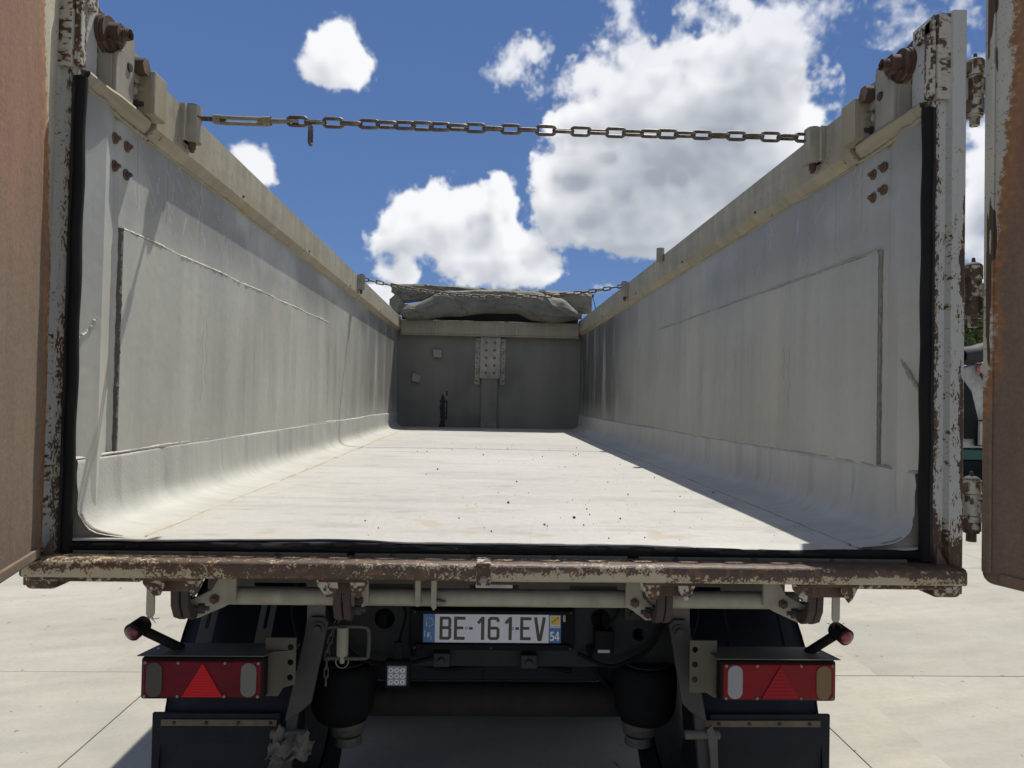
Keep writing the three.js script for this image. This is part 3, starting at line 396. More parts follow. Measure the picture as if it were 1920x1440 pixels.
// front wall: its shade is put into a steel darker than the side walls
{
  const fmat = M('shaded_front_wall_steel', tex(1024, 1024, (u, v) => {
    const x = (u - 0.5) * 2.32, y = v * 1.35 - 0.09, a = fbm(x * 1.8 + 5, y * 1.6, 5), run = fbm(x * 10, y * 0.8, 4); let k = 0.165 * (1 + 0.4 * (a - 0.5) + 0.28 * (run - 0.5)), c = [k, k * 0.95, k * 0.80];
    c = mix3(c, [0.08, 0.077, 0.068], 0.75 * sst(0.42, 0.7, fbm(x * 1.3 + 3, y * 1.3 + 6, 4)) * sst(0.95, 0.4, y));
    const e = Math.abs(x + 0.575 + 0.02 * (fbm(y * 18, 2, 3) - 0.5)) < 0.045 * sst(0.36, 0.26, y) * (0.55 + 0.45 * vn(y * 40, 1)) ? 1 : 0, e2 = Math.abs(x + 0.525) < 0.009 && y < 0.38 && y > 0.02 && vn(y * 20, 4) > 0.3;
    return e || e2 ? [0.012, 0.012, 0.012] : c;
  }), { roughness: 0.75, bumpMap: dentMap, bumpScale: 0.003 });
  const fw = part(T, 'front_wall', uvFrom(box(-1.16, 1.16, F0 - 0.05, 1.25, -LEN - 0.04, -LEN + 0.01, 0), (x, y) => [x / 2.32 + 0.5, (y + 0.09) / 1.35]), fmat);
  part(fw, 'headboard', box(-1.12, 1.12, 1.2, 1.47, -LEN - 0.10, -LEN - 0.06, 0.004), chassisMat);
  part(fw, 'top_beam', box(-1.115, 1.115, 1.085, 1.262, -LEN + 0.012, -LEN + 0.085, 0.008), railMat);
  part(fw, 'beam_lip', box(-1.115, 1.115, 1.07, 1.085, -LEN + 0.012, -LEN + 0.1, 0.003), railMat);
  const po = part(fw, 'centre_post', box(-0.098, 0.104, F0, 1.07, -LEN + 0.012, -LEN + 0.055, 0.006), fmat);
  const mp = part(fw, 'mounting_plate', ext([[-0.118, 0.56], [-0.1, 0.545], [0.115, 0.545], [0.133, 0.56], [0.133, 1.065], [-0.118, 1.065]], 0.012, 'xy', -LEN + 0.056, 0.002, [].concat(...[0.615, 0.71, 0.805, 0.9, 0.995].map((y) => [hole(-0.045, y, 0.034, 0.034), hole(0.06, y, 0.034, 0.034)]))), hardwareMat);
  for (const sx of [-1, 1]) {
    const x = sx > 0 ? 0.165 : -0.15;
    const hf = part(fw, 'hinge_flange', ext([[x - 0.033, 0.47], [x + 0.033, 0.47], [x + 0.033, 1.06], [x - 0.033, 1.06]], 0.012, 'xy', -LEN + 0.012, 0.002, [0.52, 0.62, 0.68, 0.74, 0.8, 0.9].map((y) => hole(x + sx * 0.012, y, 0.018, 0.018))), hardwareMat);
    for (const y of [0.52, 0.665, 0.885, 1.02]) part(hf, 'clamp', join(cyl('y', 0.016, 0.016, y - 0.02, y + 0.02, x - sx * 0.012, -LEN + 0.04, 14), box(x - 0.028, x + 0.028, y + 0.005, y + 0.024, -LEN + 0.024, -LEN + 0.06, 0.004)), hardwareMat);
  }
  for (const [x, y, a] of [[-0.66, 0.862, 0.1], [-0.915, 0.55, -0.12]]) part(fw, 'step_block', ext([[-0.05, -0.045], [0.055, -0.06], [0.06, 0.035], [-0.045, 0.05]], 0.06, 'xy', 0, 0.005), hardwareMat, [x, y, -LEN + 0.011], [0.25, 0, a]);
}

// doors, swung open, rust-bitten on the load side
function doorTex(s) {
  return tex(512, 2048, (u, v) => {
    const x = u * 0.35, y = v * 1.75 - 0.16, n = fbm(x * 34, y * 14, 5) - 0.5, m = fbm(x * 90 + 3, y * 90, 3), run = fbm(x * 12, y * 2.6, 4), spot = fbm(x * 240, y * 240, 2);
    const wc = s < 0 ? 0.105 * sst(0.55, 1.45, y) + 0.018 * sst(0.1, 0.7, y) : 0.026 + 0.05 * sst(0.55, 1.35, y) - 0.05 * sst(0.45, 0.15, y);
    const d = x - wc - 0.028 * n - 0.02 * (m - 0.5) * 1.4;
    let body = mix3([0.205, 0.108, 0.066], [0.155, 0.11, 0.076], sst(1.1, 0.45, y + 0.4 * (run - 0.5)));
    body = mul3(body, 0.5 + 0.3 * run + 0.2 * fbm(x * 30, y * 8 + 3, 4) + 0.46 * fbm(x * (s < 0 ? 190 : 420), y * 420, 2) + 0.3 * fbm(x * (s < 0 ? 60 : 120), y * 120, 3));
    if (s < 0) body = mix3(body, [0.32, 0.26, 0.17], 0.7 * sst(0.09, -0.02, y + 0.13 + 0.25 * x) * sst(0.4, 0.6, fbm(x * 30, y * 18, 4)));
    const ow = s < 0 ? 0.045 : 0.03, or = mul3(s < 0 ? [0.30, 0.15, 0.065] : [0.26, 0.13, 0.058], 0.65 + 0.7 * m);
    let c = mix3(or, body, sst(0.2 * ow, ow * 1.2, d));
    const cream = mul3(s < 0 ? [0.44, 0.40, 0.30] : [0.42, 0.405, 0.34], 0.85 + 0.3 * fbm(x * 20, y * 6, 3));
    c = mix3(cream, c, sst(-0.012, 0.004, d + 0.02 * (spot - 0.5)));
    if (spot > 0.8 && d < 0) c = mix3(c, [0.12, 0.06, 0.03], 0.8);
    if (s > 0 && x > 0.012 && x < 0.035 && y > 0.05 && fbm(x * 60, y * 5 + 4, 3) > 0.56 && d < 0.01) c = mul3(RUST, 1.1);
    return c;
  });
}
function door(s) {
  const a = R(s > 0 ? 21.8 : 14.9), W = 1.22, y0 = s > 0 ? -0.158 : -0.12, y1 = 1.58, mat = M('door_paint', doorTex(s), { roughness: 0.85, bumpMap: grainMap, bumpScale: 0.0014 });
  for (const t of [mat.map]) { t.wrapS = THREE.MirroredRepeatWrapping; }
  const rr = 0.03, pts = []; const arc = (cx, cy, q) => { for (let i = 0; i <= 5; i++) { const b = q + i / 5 * Math.PI / 2; pts.push([cx + Math.cos(b) * rr, cy + Math.sin(b) * rr]); } };
  arc(W - rr, y0 + rr, -Math.PI / 2); arc(W - rr, y1 - rr, 0); arc(rr, y1 - rr, Math.PI / 2); arc(rr, y0 + rr, Math.PI);
  const duv = (x, y) => [x / 0.35, (y + 0.16) / 1.75], g = ext(pts, 0.05, 'xy', -0.025, 0.006), th = -(Math.PI / 2 - a), pos = s > 0 ? [1.297, 0, 0.032] : [-1.199, 0, 0.03];
  const d = part(T, 'rear_door', uvFrom(g, duv), mat, s > 0 ? [pos[0] + 0.025 * Math.cos(a), 0, pos[2] - 0.025 * Math.sin(a)] : [pos[0] - 0.025 * Math.cos(a), 0, pos[2] + 0.025 * Math.sin(a)], [0, th, 0], s < 0 ? 'sunlit pinkish brown rusty door' : 'shaded dark brown rusty door');
  const zi = s > 0 ? 0.025 : -0.025, z1 = s > 0 ? 0.034 : -0.034;
    if (s > 0) part(d, 'hinge_rim', uvFrom(box(0.004, 0.029, y0 + 0.03, 1.55, zi, z1, 0.006, 3), duv), mat);
  part(d, 'bottom_rim', uvFrom(box(0.05, W - 0.03, y0 + 0.008, y0 + 0.034, zi, z1, 0.006, 3), duv), mat);
  return d;
}
door(-1); door(1);
function hinge(s, y0, y1) {
  const x = s * 1.292, z = -0.002, h = y1 - y0, k = [y0 + 0.03, y0 + 0.03 + (h - 0.055) * 0.3, y0 + 0.03 + (h - 0.055) * 0.72, y1 - 0.025];
  const b = part(T, 'door_hinge', join(cyl('y', 0.0235, 0.0235, k[0], k[1] - 0.002, x, z, 24), cyl('y', 0.021, 0.021, k[1], k[2], x, z, 24), cyl('y', 0.0235, 0.0235, k[2] + 0.002, k[3], x, z, 24)), pinPaint);
  part(b, 'hinge_cap', join(new THREE.SphereGeometry(0.022, 18, 8, 0, Math.PI * 2, 0, Math.PI / 2).scale(1, 0.55, 1).translate(x, k[3], z), cyl('y', 0.006, 0.004, k[3] + 0.01, k[3] + 0.024, x, z, 8)), steelMat);
  part(b, 'pin_nut', join(cyl('y', 0.013, 0.013, y0, k[0] - 0.004, x, z, 6), cyl('y', 0.02, 0.02, k[0] - 0.006, k[0], x, z, 16)), pinPaint);
  for (const [a, c] of [[k[0] + 0.004, k[1] - 0.006], [k[2] + 0.006, k[3] - 0.004]]) part(b, 'hinge_lug', box(s * 1.24, s * 1.28, a, c, -0.02, 0.012, 0.005), rustMat);
  part(b, 'hinge_lug', box(s * 1.295, s * 1.345, k[1] + 0.01, k[2] - 0.01, 0.0, 0.025, 0.005), chipMat);
}
for (const s of [-1, 1]) for (const [a, b] of [[1.105, 1.31], [0.54, 0.735], [-0.055, 0.14]]) hinge(s, a, b);

// locks under the beam: receivers, hooks, turning shaft
const shaft = part(T, 'lock_shaft', cyl('x', 0.0245, 0.0245, -0.80, 0.845, -0.25, -0.1, 28), tubeMat);
for (const x of [-0.237, -0.193]) part(shaft, 'shaft_lever', ext([[x - 0.007, -0.165], [x + 0.007, -0.165], [x + 0.008, x < -0.2 ? -0.262 : -0.268], [x, x < -0.2 ? -0.265 : -0.275], [x - 0.008, -0.262]], 0.03, 'xy', -0.085, 0.002), tubeMat);
part(shaft, 'bolt', join(cyl('x', 0.009, 0.009, -0.186, -0.172, -0.255, -0.068, 6), cyl('x', 0.005, 0.005, -0.175, -0.16, -0.255, -0.068, 10)), boltMat);
for (const [x0, x1, out] of [[-0.94, -0.782, 1], [-0.494, -0.358, 0], [0.356, 0.508, 0], [0.768, 0.95, 1]]) {
  const s = x0 < 0 ? -1 : 1, m = (x0 + x1) / 2, w = x1 - x0;
  const rc = part(T, 'lock_receiver', join(box(x0 + 0.03, x1 - 0.02, -0.207, -0.165, 0.012, 0.024, 0.003), box(x0 + 0.01, x1 - 0.005, -0.17, -0.157, 0.0, 0.06, 0.003)), rustMat);
  part(rc, 'guide_ear', ext([[x0, -0.158], [x0 + 0.004, -0.182], [x0 + 0.03, -0.214], [x0 + 0.048, -0.212], [x0 + 0.058, -0.19], [x0 + 0.056, -0.158]], 0.008, 'xy', 0, 0.002), chipMat, [0, 0, 0.036], [0, 0, 0]);
  part(rc, 'guide_ear', ext([[x1 - 0.05, -0.158], [x1 - 0.045, -0.19], [x1 - 0.026, -0.216], [x1 - 0.014, -0.205], [x1 - 0.002, -0.178], [x1, -0.158]], 0.008, 'xy', 0, 0.002), chipMat, [0, 0, 0.036]);
  const hx = m + (out ? s * -0.005 : s * 0.006);
  const hk = [[-0.118, -0.262], [-0.085, -0.292], [-0.045, -0.30], [-0.012, -0.285], [0.008, -0.25], [0.013, -0.185], [-0.004, -0.18], [-0.012, -0.235], [-0.03, -0.26], [-0.062, -0.268], [-0.1, -0.25]];
  const hook = part(T, 'lock_hook', join(ext(hk, 0.022, 'zy', hx - 0.024, 0.004), ext(hk.map(([a, b]) => [a - 0.004, b * 0.985 - 0.006]), 0.02, 'zy', hx + 0.001 , 0.004)), hookMat);
  part(hook, 'bolt', join(cyl('x', 0.016, 0.016, hx - s * 0.022, hx - s * 0.04, -0.276, -0.07, 6), cyl('x', 0.009, 0.009, hx - s * 0.04, hx - s * 0.052, -0.276, -0.07, 10)), steelMat);
  const lv = out ? [[0.735, -0.185], [0.775, -0.182], [0.80, -0.225], [0.862, -0.258], [0.882, -0.285], [0.868, -0.303], [0.835, -0.303], [0.765, -0.272], [0.735, -0.255]] : [[0.345, -0.18], [0.385, -0.182], [0.392, -0.235], [0.43, -0.27], [0.432, -0.298], [0.40, -0.30], [0.362, -0.272], [0.342, -0.262]];
  const pl = part(T, 'lock_lever', ext(s > 0 ? lv : lv.map(([a, b]) => [-a - (out ? 0.0 : 0.03), b]).reverse(), 0.014, 'xy', -0.078, 0.003), tubeMat);
  for (const [a, b] of out ? [[0.79, -0.25], [0.845, -0.28]] : [[0.368, -0.25], [0.405, -0.28]]) part(pl, 'bolt', join(cyl('z', 0.013, 0.013, -0.064, -0.056, s * a - (s < 0 && !out ? 0.03 : 0), b, 6), cyl('z', 0.007, 0.007, -0.057, -0.048, s * a - (s < 0 && !out ? 0.03 : 0), b, 10)), rustMat);
}
for (const x of [-0.934, 0.911]) { const st = part(T, 'hanging_strip', ext([[x - 0.011, -0.16], [x + 0.011, -0.16], [x + 0.011, -0.272], [x + 0.007, -0.28], [x - 0.007, -0.28], [x - 0.011, -0.272]], 0.006, 'xy', -0.004, 0.0015, [hole(x, -0.27, 0.005, 0.005)]), tubeMat); part(st, 'frayed_end', join(Array.from({ length: 7 }, (_, i) => tube([[x, -0.276, 0], [x + (i - 3) * 0.004, -0.285, 0.002], [x + (i - 3) * 0.008, -0.283 - (i % 3) * 0.006, (i % 2) * 0.004]], 0.0009, 5, 4))), rustMat); }

// chassis, cross member, number plate
const slots = part(T, 'slotted_panel', ext([[-0.9, -0.29], [0.9, -0.29], [0.9, -0.16], [-0.9, -0.16]], 0.006, 'xy', -0.31, 0, [hole(-0.345, -0.273, 0.15, 0.012), hole(-0.022, -0.273, 0.155, 0.012), hole(0.29, -0.274, 0.152, 0.012), hole(-0.68, -0.273, 0.16, 0.012), hole(0.62, -0.274, 0.15, 0.012)]), withMap('grey_panel_paint', [0.09, 0.09, 0.083], { roughness: 0.75 }));
part(slots, 'rib', box(-0.78, -0.765, -0.24, -0.165, -0.303, -0.24, 0.002), greyPlateMat); part(slots, 'rib', box(0.56, 0.60, -0.235, -0.165, -0.303, -0.22, 0.003), greyPlateMat); part(slots, 'rib', box(-0.70, -0.655, -0.24, -0.165, -0.303, -0.24, 0.002), greyPlateMat); part(slots, 'rib', box(0.70, 0.74, -0.225, -0.165, -0.303, -0.24, 0.002), greyPlateMat);
part(slots, 'added_slot_backing', box(-0.08, 0.04, -0.30, -0.24, -0.40, -0.385, 0.003), withMap('pale_plate', [0.7, 0.7, 0.72]));  // added pale plate standing in for the brightness seen through the middle slot
const cm = part(T, 'cross_member', ext([[-0.67, -0.68], [0.66, -0.68], [0.66, -0.30], [-0.67, -0.30]], 0.01, 'xy', -0.742, 0, [hole(-0.415, -0.508, 0.076, 0.076), hole(0.388, -0.504, 0.076, 0.076), hole(0.533, -0.56, 0.048, 0.048)]), chassisMat);
part(cm, 'lower_panel', box(-0.48, 0.412, -0.80, -0.66, -0.93, -0.9, 0.006), navyMat); part(cm, 'panel_seam', box(-0.046, -0.042, -0.80, -0.66, -0.9, -0.896, 0), blackMat);
for (const s of [-1, 1]) part(cm, 'chassis_beam', join(box(s * 0.5, s * 0.62, -0.27, -0.25, -LEN, -0.745, 0.003), box(s * 0.55, s * 0.565, -0.58, -0.27, -LEN, -0.745, 0), box(s * 0.5, s * 0.62, -0.60, -0.58, -LEN, -0.745, 0.003)), chassisMat);
for (let z = -0.95; z > -6.8; z -= 0.62) part(T, 'floor_rib', box(-1.18, 1.18, -0.25, F0 - 0.121, z - 0.03, z + 0.03, 0.003), chassisMat);
for (const [x, k] of [[-0.30, -1], [0.345, 1]]) part(cm, 'air_hose', tube([[x, -0.60, -0.72], [x + k * 0.02, -0.68, -0.76], [x + k * 0.07, -0.76, -0.8], [x + k * 0.13, -0.82, -0.86]], 0.011, 20, 10), rubberMat);

for (const [pts, r] of [
  [[[-0.62, -0.44, -0.70], [-0.52, -0.62, -0.68], [-0.36, -0.66, -0.69], [-0.2, -0.63, -0.70]], 0.008], [[[0.30, -0.62, -0.70], [0.42, -0.66, -0.68], [0.56, -0.60, -0.69], [0.64, -0.46, -0.70]], 0.008],
  [[[-0.345, -0.55, -0.6], [-0.33, -0.47, -0.66], [-0.36, -0.42, -0.72]], 0.005], [[[0.40, -0.53, -0.70], [0.44, -0.47, -0.69], [0.47, -0.40, -0.71], [0.46, -0.34, -0.73]], 0.006], [[[-0.60, -0.36, -0.5], [-0.3, -0.40, -0.55], [0.1, -0.385, -0.56], [0.62, -0.36, -0.5]], 0.009],
  [[[-0.40, -0.68, -0.87], [-0.2, -0.74, -0.86], [0.05, -0.71, -0.86], [0.3, -0.75, -0.87]], 0.01], [[[-0.70, -0.30, -0.6], [-0.69, -0.42, -0.5], [-0.64, -0.5, -0.42]], 0.007], [[[0.70, -0.30, -0.6], [0.68, -0.42, -0.5], [0.62, -0.52, -0.42]], 0.007]]) part(cm, 'cable', tube(pts, r, 24, 8), rubberMat);
for (const [x, y] of [[-0.2, -0.645], [0.12, -0.65], [0.5, -0.47]]) part(cm, 'valve', join(box(x - 0.03, x + 0.03, y - 0.025, y + 0.025, -0.732, -0.69, 0.006), cyl('z', 0.013, 0.011, -0.69, -0.675, x, y, 12)), steelMat);
const plateTex = (() => {
  const W = 2048, H = 430, cv = document.createElement('canvas'); cv.width = W; cv.height = H; const c = cv.getContext('2d');
  c.fillStyle = '#e9e9ee'; c.fillRect(0, 0, W, H); c.fillStyle = '#2f6fae'; c.fillRect(0, 0, 178, H); c.fillRect(1862, 0, 186, H);
  c.strokeStyle = '#141312'; c.fillStyle = '#141312'; c.lineJoin = 'round'; c.lineCap = 'butt';
  const L = (pts, w = 44) => { c.lineWidth = w; c.beginPath(); pts.forEach((p, i) => i ? c.lineTo(p[0], p[1]) : c.moveTo(p[0], p[1])); c.stroke(); };
  const y0 = 62, y1 = 368, ym = 208;
  const E = (x) => { c.fillRect(x, y0 - 18, 46, y1 - y0 + 36); c.fillRect(x, y0 - 18, 168, 46); c.fillRect(x, ym - 20, 138, 42); c.fillRect(x, y1 - 28, 160, 46); };
  // B
  L([[268, y0 + 4], [378, y0 + 4], [396, y0 + 24], [396, ym - 24], [378, ym], [290, ym]], 44); L([[378, ym], [398, ym + 24], [398, y1 - 24], [378, y1 - 4], [268, y1 - 4]], 44); c.fillRect(246, y0 - 18, 46, y1 - y0 + 36);
  E(458);
  for (const x of [858, 1266]) { c.fillRect(x, y0 - 18, 48, y1 - y0 + 36); c.beginPath(); c.moveTo(x - 62, y0 + 62); c.lineTo(x + 6, y0 - 18); c.lineTo(x + 20, y0 + 40); c.lineTo(x - 30, y0 + 92); c.fill(); }
  L([[1108, y0 + 56], [1108, y0 + 24], [1090, y0 + 4], [998, y0 + 4], [978, y0 + 26], [978, y1 - 26], [998, y1 - 4], [1090, y1 - 4], [1110, y1 - 26], [1110, ym + 24], [1092, ym + 2], [980, ym + 2]], 44);
  E(1436); L([[1662, y0 - 18], [1716, y1 + 8], [1738, y1 + 8], [1794, y0 - 18]], 46); c.fillRect(1694, y1 - 20, 66, 38);
  for (const x of [680, 1366]) { c.fillRect(x, 194, 54, 40); c.strokeStyle = '#6b665e'; c.lineWidth = 9; c.beginPath(); c.arc(x - 40, 214, 16, 0, 7); c.stroke(); c.beginPath(); c.arc(x - 40, 214, 5, 0, 7); c.fill(); c.strokeStyle = '#141312'; }
  c.fillStyle = '#e8e6c8'; for (let i = 0; i < 12; i++) { if (i === 8 || i === 9 || i === 7) continue; const a = i / 12 * Math.PI * 2; c.beginPath(); c.arc(96 + Math.sin(a) * 56, 128 - Math.cos(a) * 62, 6, 0, 7); c.fill(); }
  c.fillStyle = '#eeeeee'; c.font = 'bold 96px sans-serif'; c.fillText('F', 62, 352); c.fillRect(26, 250, 8, 90); c.fillRect(50, 130, 8, 60); c.fillStyle = '#b06a3a'; c.fillRect(36, 110, 9, 70); c.fillStyle = '#eeeeee'; c.fillRect(120, 330, 6, 60);
  c.fillRect(1880, 20, 150, 180); c.fillStyle = '#e3bb35'; c.fillRect(1886, 26, 138, 132); c.strokeStyle = '#4a2016'; c.lineWidth = 10;
  for (const [x, y] of [[1918, 118], [1956, 92], [1994, 62]]) { L([[x - 16, y - 16], [x, y], [x + 14, y - 22]], 10); L([[x - 10, y + 16], [x + 6, y - 12]], 9); }
  c.fillStyle = '#20304a'; c.font = 'bold 36px sans-serif'; c.fillText('lorraine', 1886, 192, 140);
  c.fillStyle = '#eeeeee'; c.save(); c.translate(1876, 392); c.scale(0.72, 1); c.font = 'bold 188px sans-serif'; c.fillText('54', 0, 0); c.restore();
  const r = rng(8); for (let i = 0; i < 260; i++) { c.fillStyle = `rgba(60,50,40,${0.05 + 0.18 * r()})`; c.fillRect(r() * W, r() * H, 2 + 14 * r(), 1 + 5 * r()); }
  const t = new THREE.CanvasTexture(cv); t.colorSpace = THREE.SRGBColorSpace; t.anisotropy = 8; return t;
})();
{
  const ph = part(T, 'plate_holder', join(box(-0.32, 0.288, -0.612, -0.462, -0.735, -0.712, 0.005), box(-0.30, 0.27, -0.478, -0.463, -0.713, -0.69, 0.004), box(-0.30, 0.27, -0.61, -0.588, -0.713, -0.695, 0.004)), blackMat);
  part(ph, 'number_plate', uvFrom(box(-0.271, 0.237, -0.584, -0.478, -0.712, -0.7, 0.0025), (x, y) => [(x + 0.271) / 0.508, (y + 0.584) / 0.106]), M('plate_print', plateTex, { roughness: 0.35, clearcoat: 0.3 }), undefined, undefined, 'white number plate reading BE-161-EV');
  for (const x of [-0.30, -0.02, 0.27]) for (const y of [-0.47, -0.60]) part(ph, 'screw', cyl('z', 0.006, 0.005, -0.7, -0.69, x, y, 8), steelMat);
  part(ph, 'clip', box(0.243, 0.252, -0.505, -0.48, -0.712, -0.698, 0.002), M('yellowed_plastic', [0.6, 0.5, 0.3]));
}
// tail lights with their brackets, markers
const redMat = M('red_lens', tex(512, 256, (u, v) => { const k = 0.85 + 0.22 * ((Math.floor(v * 64) % 2) - 0.5) + 0.2 * (fbm(u * 9, v * 5, 4) - 0.5); return mul3([0.235, 0.006, 0.012], k); }), { roughness: 0.35, specularIntensity: 0.4 });
const dullRed = M('aged_red_lens', tex(512, 256, (u, v) => mul3([0.115, 0.006, 0.012], 0.6 + 0.8 * fbm(u * 6, v * 3, 4))), { roughness: 0.45, specularIntensity: 0.3 });
const triMat = M('reflector_red', tex(256, 256, (u, v) => mul3([0.52, 0.008, 0.014], 0.8 + 0.25 * ((Math.floor(v * 30) % 2)))), { roughness: 0.35, specularIntensity: 0.4 });
const triRight = M('reflector_red', tex(256, 256, (u, v) => mul3([0.30, 0.006, 0.013], 0.75 + 0.35 * ((Math.floor(v * 22) % 2)))), { roughness: 0.4, specularIntensity: 0.4 });
const lensUV = (g, x0, y0) => uvFrom(g, (x, y) => [(x - x0) / 0.35, (y - y0) / 0.12]);
for (const s of [-1, 1]) {
  const x0 = s > 0 ? 0.661 : -1.047, x1 = x0 + 0.356, y0 = -0.582, y1 = -0.46, z = -0.2, cx = (x0 + x1) / 2;
  const tl = part(T, 'tail_light', box(x0, x1, y0, y1, z - 0.062, z, 0.009, 3), blackMat);
  part(tl, 'lens', lensUV(box(x0 + 0.008, x1 - 0.008, y0 + 0.008, y1 - 0.008, z - 0.008, z + 0.006, 0.005, 3), x0, y0), s > 0 ? redMat : dullRed);
  const tri = part(tl, 'triangle_reflector', uvFrom(ext([[cx - 0.056 , y0 + 0.011], [cx + 0.062, y0 + 0.011], [cx + 0.003, y1 - 0.012]], 0.006, 'xy', z + 0.004, 0.0015), (x, y) => [(x - x0) / 0.2, (y - y0) / 0.12]), s > 0 ? triRight : triMat);
  for (const q of [-1, 1]) {
    const ox = cx + q * 0.135, sh = new THREE.Shape(), hw = 0.0215, hh = 0.049, cy = (y0 + y1) / 2; sh.moveTo(ox + hw, cy - hh + hw); sh.lineTo(ox + hw, cy + hh - hw); sh.absarc(ox, cy + hh - hw, hw, 0, Math.PI, false); sh.lineTo(ox - hw, cy - hh + hw); sh.absarc(ox, cy - hh + hw, hw, Math.PI, Math.PI * 2, false);
    part(tl, q * s > 0 ? 'indicator_lens' : 'reversing_lens', boxUV(new THREE.ExtrudeGeometry(sh, { depth: 0.004, bevelSize: 0.001, bevelThickness: 0.001, bevelSegments: 1 }).translate(0, 0, z + 0.005)), q * s > 0 ? M('smoked_amber_lens', s > 0 ? [0.20, 0.125, 0.065] : [0.075, 0.066, 0.052], { roughness: 0.45, specularIntensity: 0.4 }) : M('clear_lens', s > 0 ? [0.29, 0.285, 0.28] : [0.15, 0.145, 0.125], { roughness: 0.4, specularIntensity: 0.4 }));
  }
  for (const y of [y0 + 0.013, y1 - 0.013]) for (const x of [x0 + 0.016, cx - 0.068, cx + 0.066, x1 - 0.016]) part(tl, 'screw', cyl('z', 0.0048, 0.004, z + 0.004, z + 0.0095, x, y, 10), boltMat);
  const inn = s > 0 ? 0.578 : -0.61, face = s > 0 ? [[inn, -0.57], [0.63, -0.57], [0.655, -0.585], [0.662, -0.585], [0.662, -0.412], [inn, -0.412]] : [[-0.70, -0.585], [-0.66, -0.585], [-0.645, -0.56], [inn, -0.55], [inn, -0.412], [-0.70, -0.412]];
  const bk = part(T, 'light_bracket', join(ext(face, 0.006, 'xy', -0.24, 0.001, [-0.44, -0.485, -0.53].map((y) => hole(s > 0 ? inn + 0.016 : inn - 0.016, y, 0.018, 0.018)))), withMap('tan_bracket_paint', [0.13, 0.115, 0.08], { roughness: 0.8 }));
  const tp = s > 0 ? [[0.646, -0.186], [1.022, -0.186], [1.0, -0.272], [0.985, -0.292], [0.66, -0.292], [0.638, -0.26]] : [[-1.052, -0.186], [-0.69, -0.186], [-0.672, -0.22], [-0.612, -0.235], [-0.612, -0.292], [-1.025, -0.292]];
  part(bk, 'cover_plate', ext(tp.map((p) => p).reverse(), 0.003, 'xz', -0.452, 0.0006, [hole(s > 0 ? 0.985 : -1.02, -0.25, 0.01, 0.01)]), s > 0 ? M('soot_marked_plate', tex(512, 256, (u, v) => { const k = fbm(u * 5 + 1, v * 4, 4), q = sst(0.4, 0.6, fbm(u * 3 + 4, v * 2, 3)); return mix3(mul3([0.30, 0.25, 0.16], 0.8 + 0.4 * k), [0.045, 0.042, 0.037], q * 0.8); }), { roughness: 0.6 }) : greyPlateMat);
  const mx = s > 0 ? 1.02 : -1.05;
  const mk = part(T, 'marker_light', join(tube([[s * 0.95, -0.452, -0.25], [(s * 0.95 + mx - s * 0.015) / 2, -0.4185, -0.225], [mx - s * 0.015, -0.385, -0.20]], 0.0135, 12, 12), (() => { const g = new THREE.CylinderGeometry(0.0255, 0.0235, 0.052, 24); const d = V(s * 0.22, -0.2, 0.95).normalize(); g.applyQuaternion(new THREE.Quaternion().setFromUnitVectors(V(0, 1, 0), d)); g.translate(mx, -0.37, -0.185); return g; })()), rubberMat);
  const d = V(s * 0.22, -0.2, 0.95).normalize(), dome = new THREE.SphereGeometry(0.02, 22, 10, 0, Math.PI * 2, 0, Math.PI / 2).scale(1, 0.6, 1); dome.applyQuaternion(new THREE.Quaternion().setFromUnitVectors(V(0, 1, 0), d)); dome.translate(mx + d.x * 0.0255, -0.37 + d.y * 0.0255, -0.185 + d.z * 0.0255);
  part(mk, 'marker_lens', dome, M('marker_red', s > 0 ? [0.26, 0.03, 0.04] : [0.12, 0.01, 0.022], { roughness: 0.3, clearcoat: 0.3 }));
}
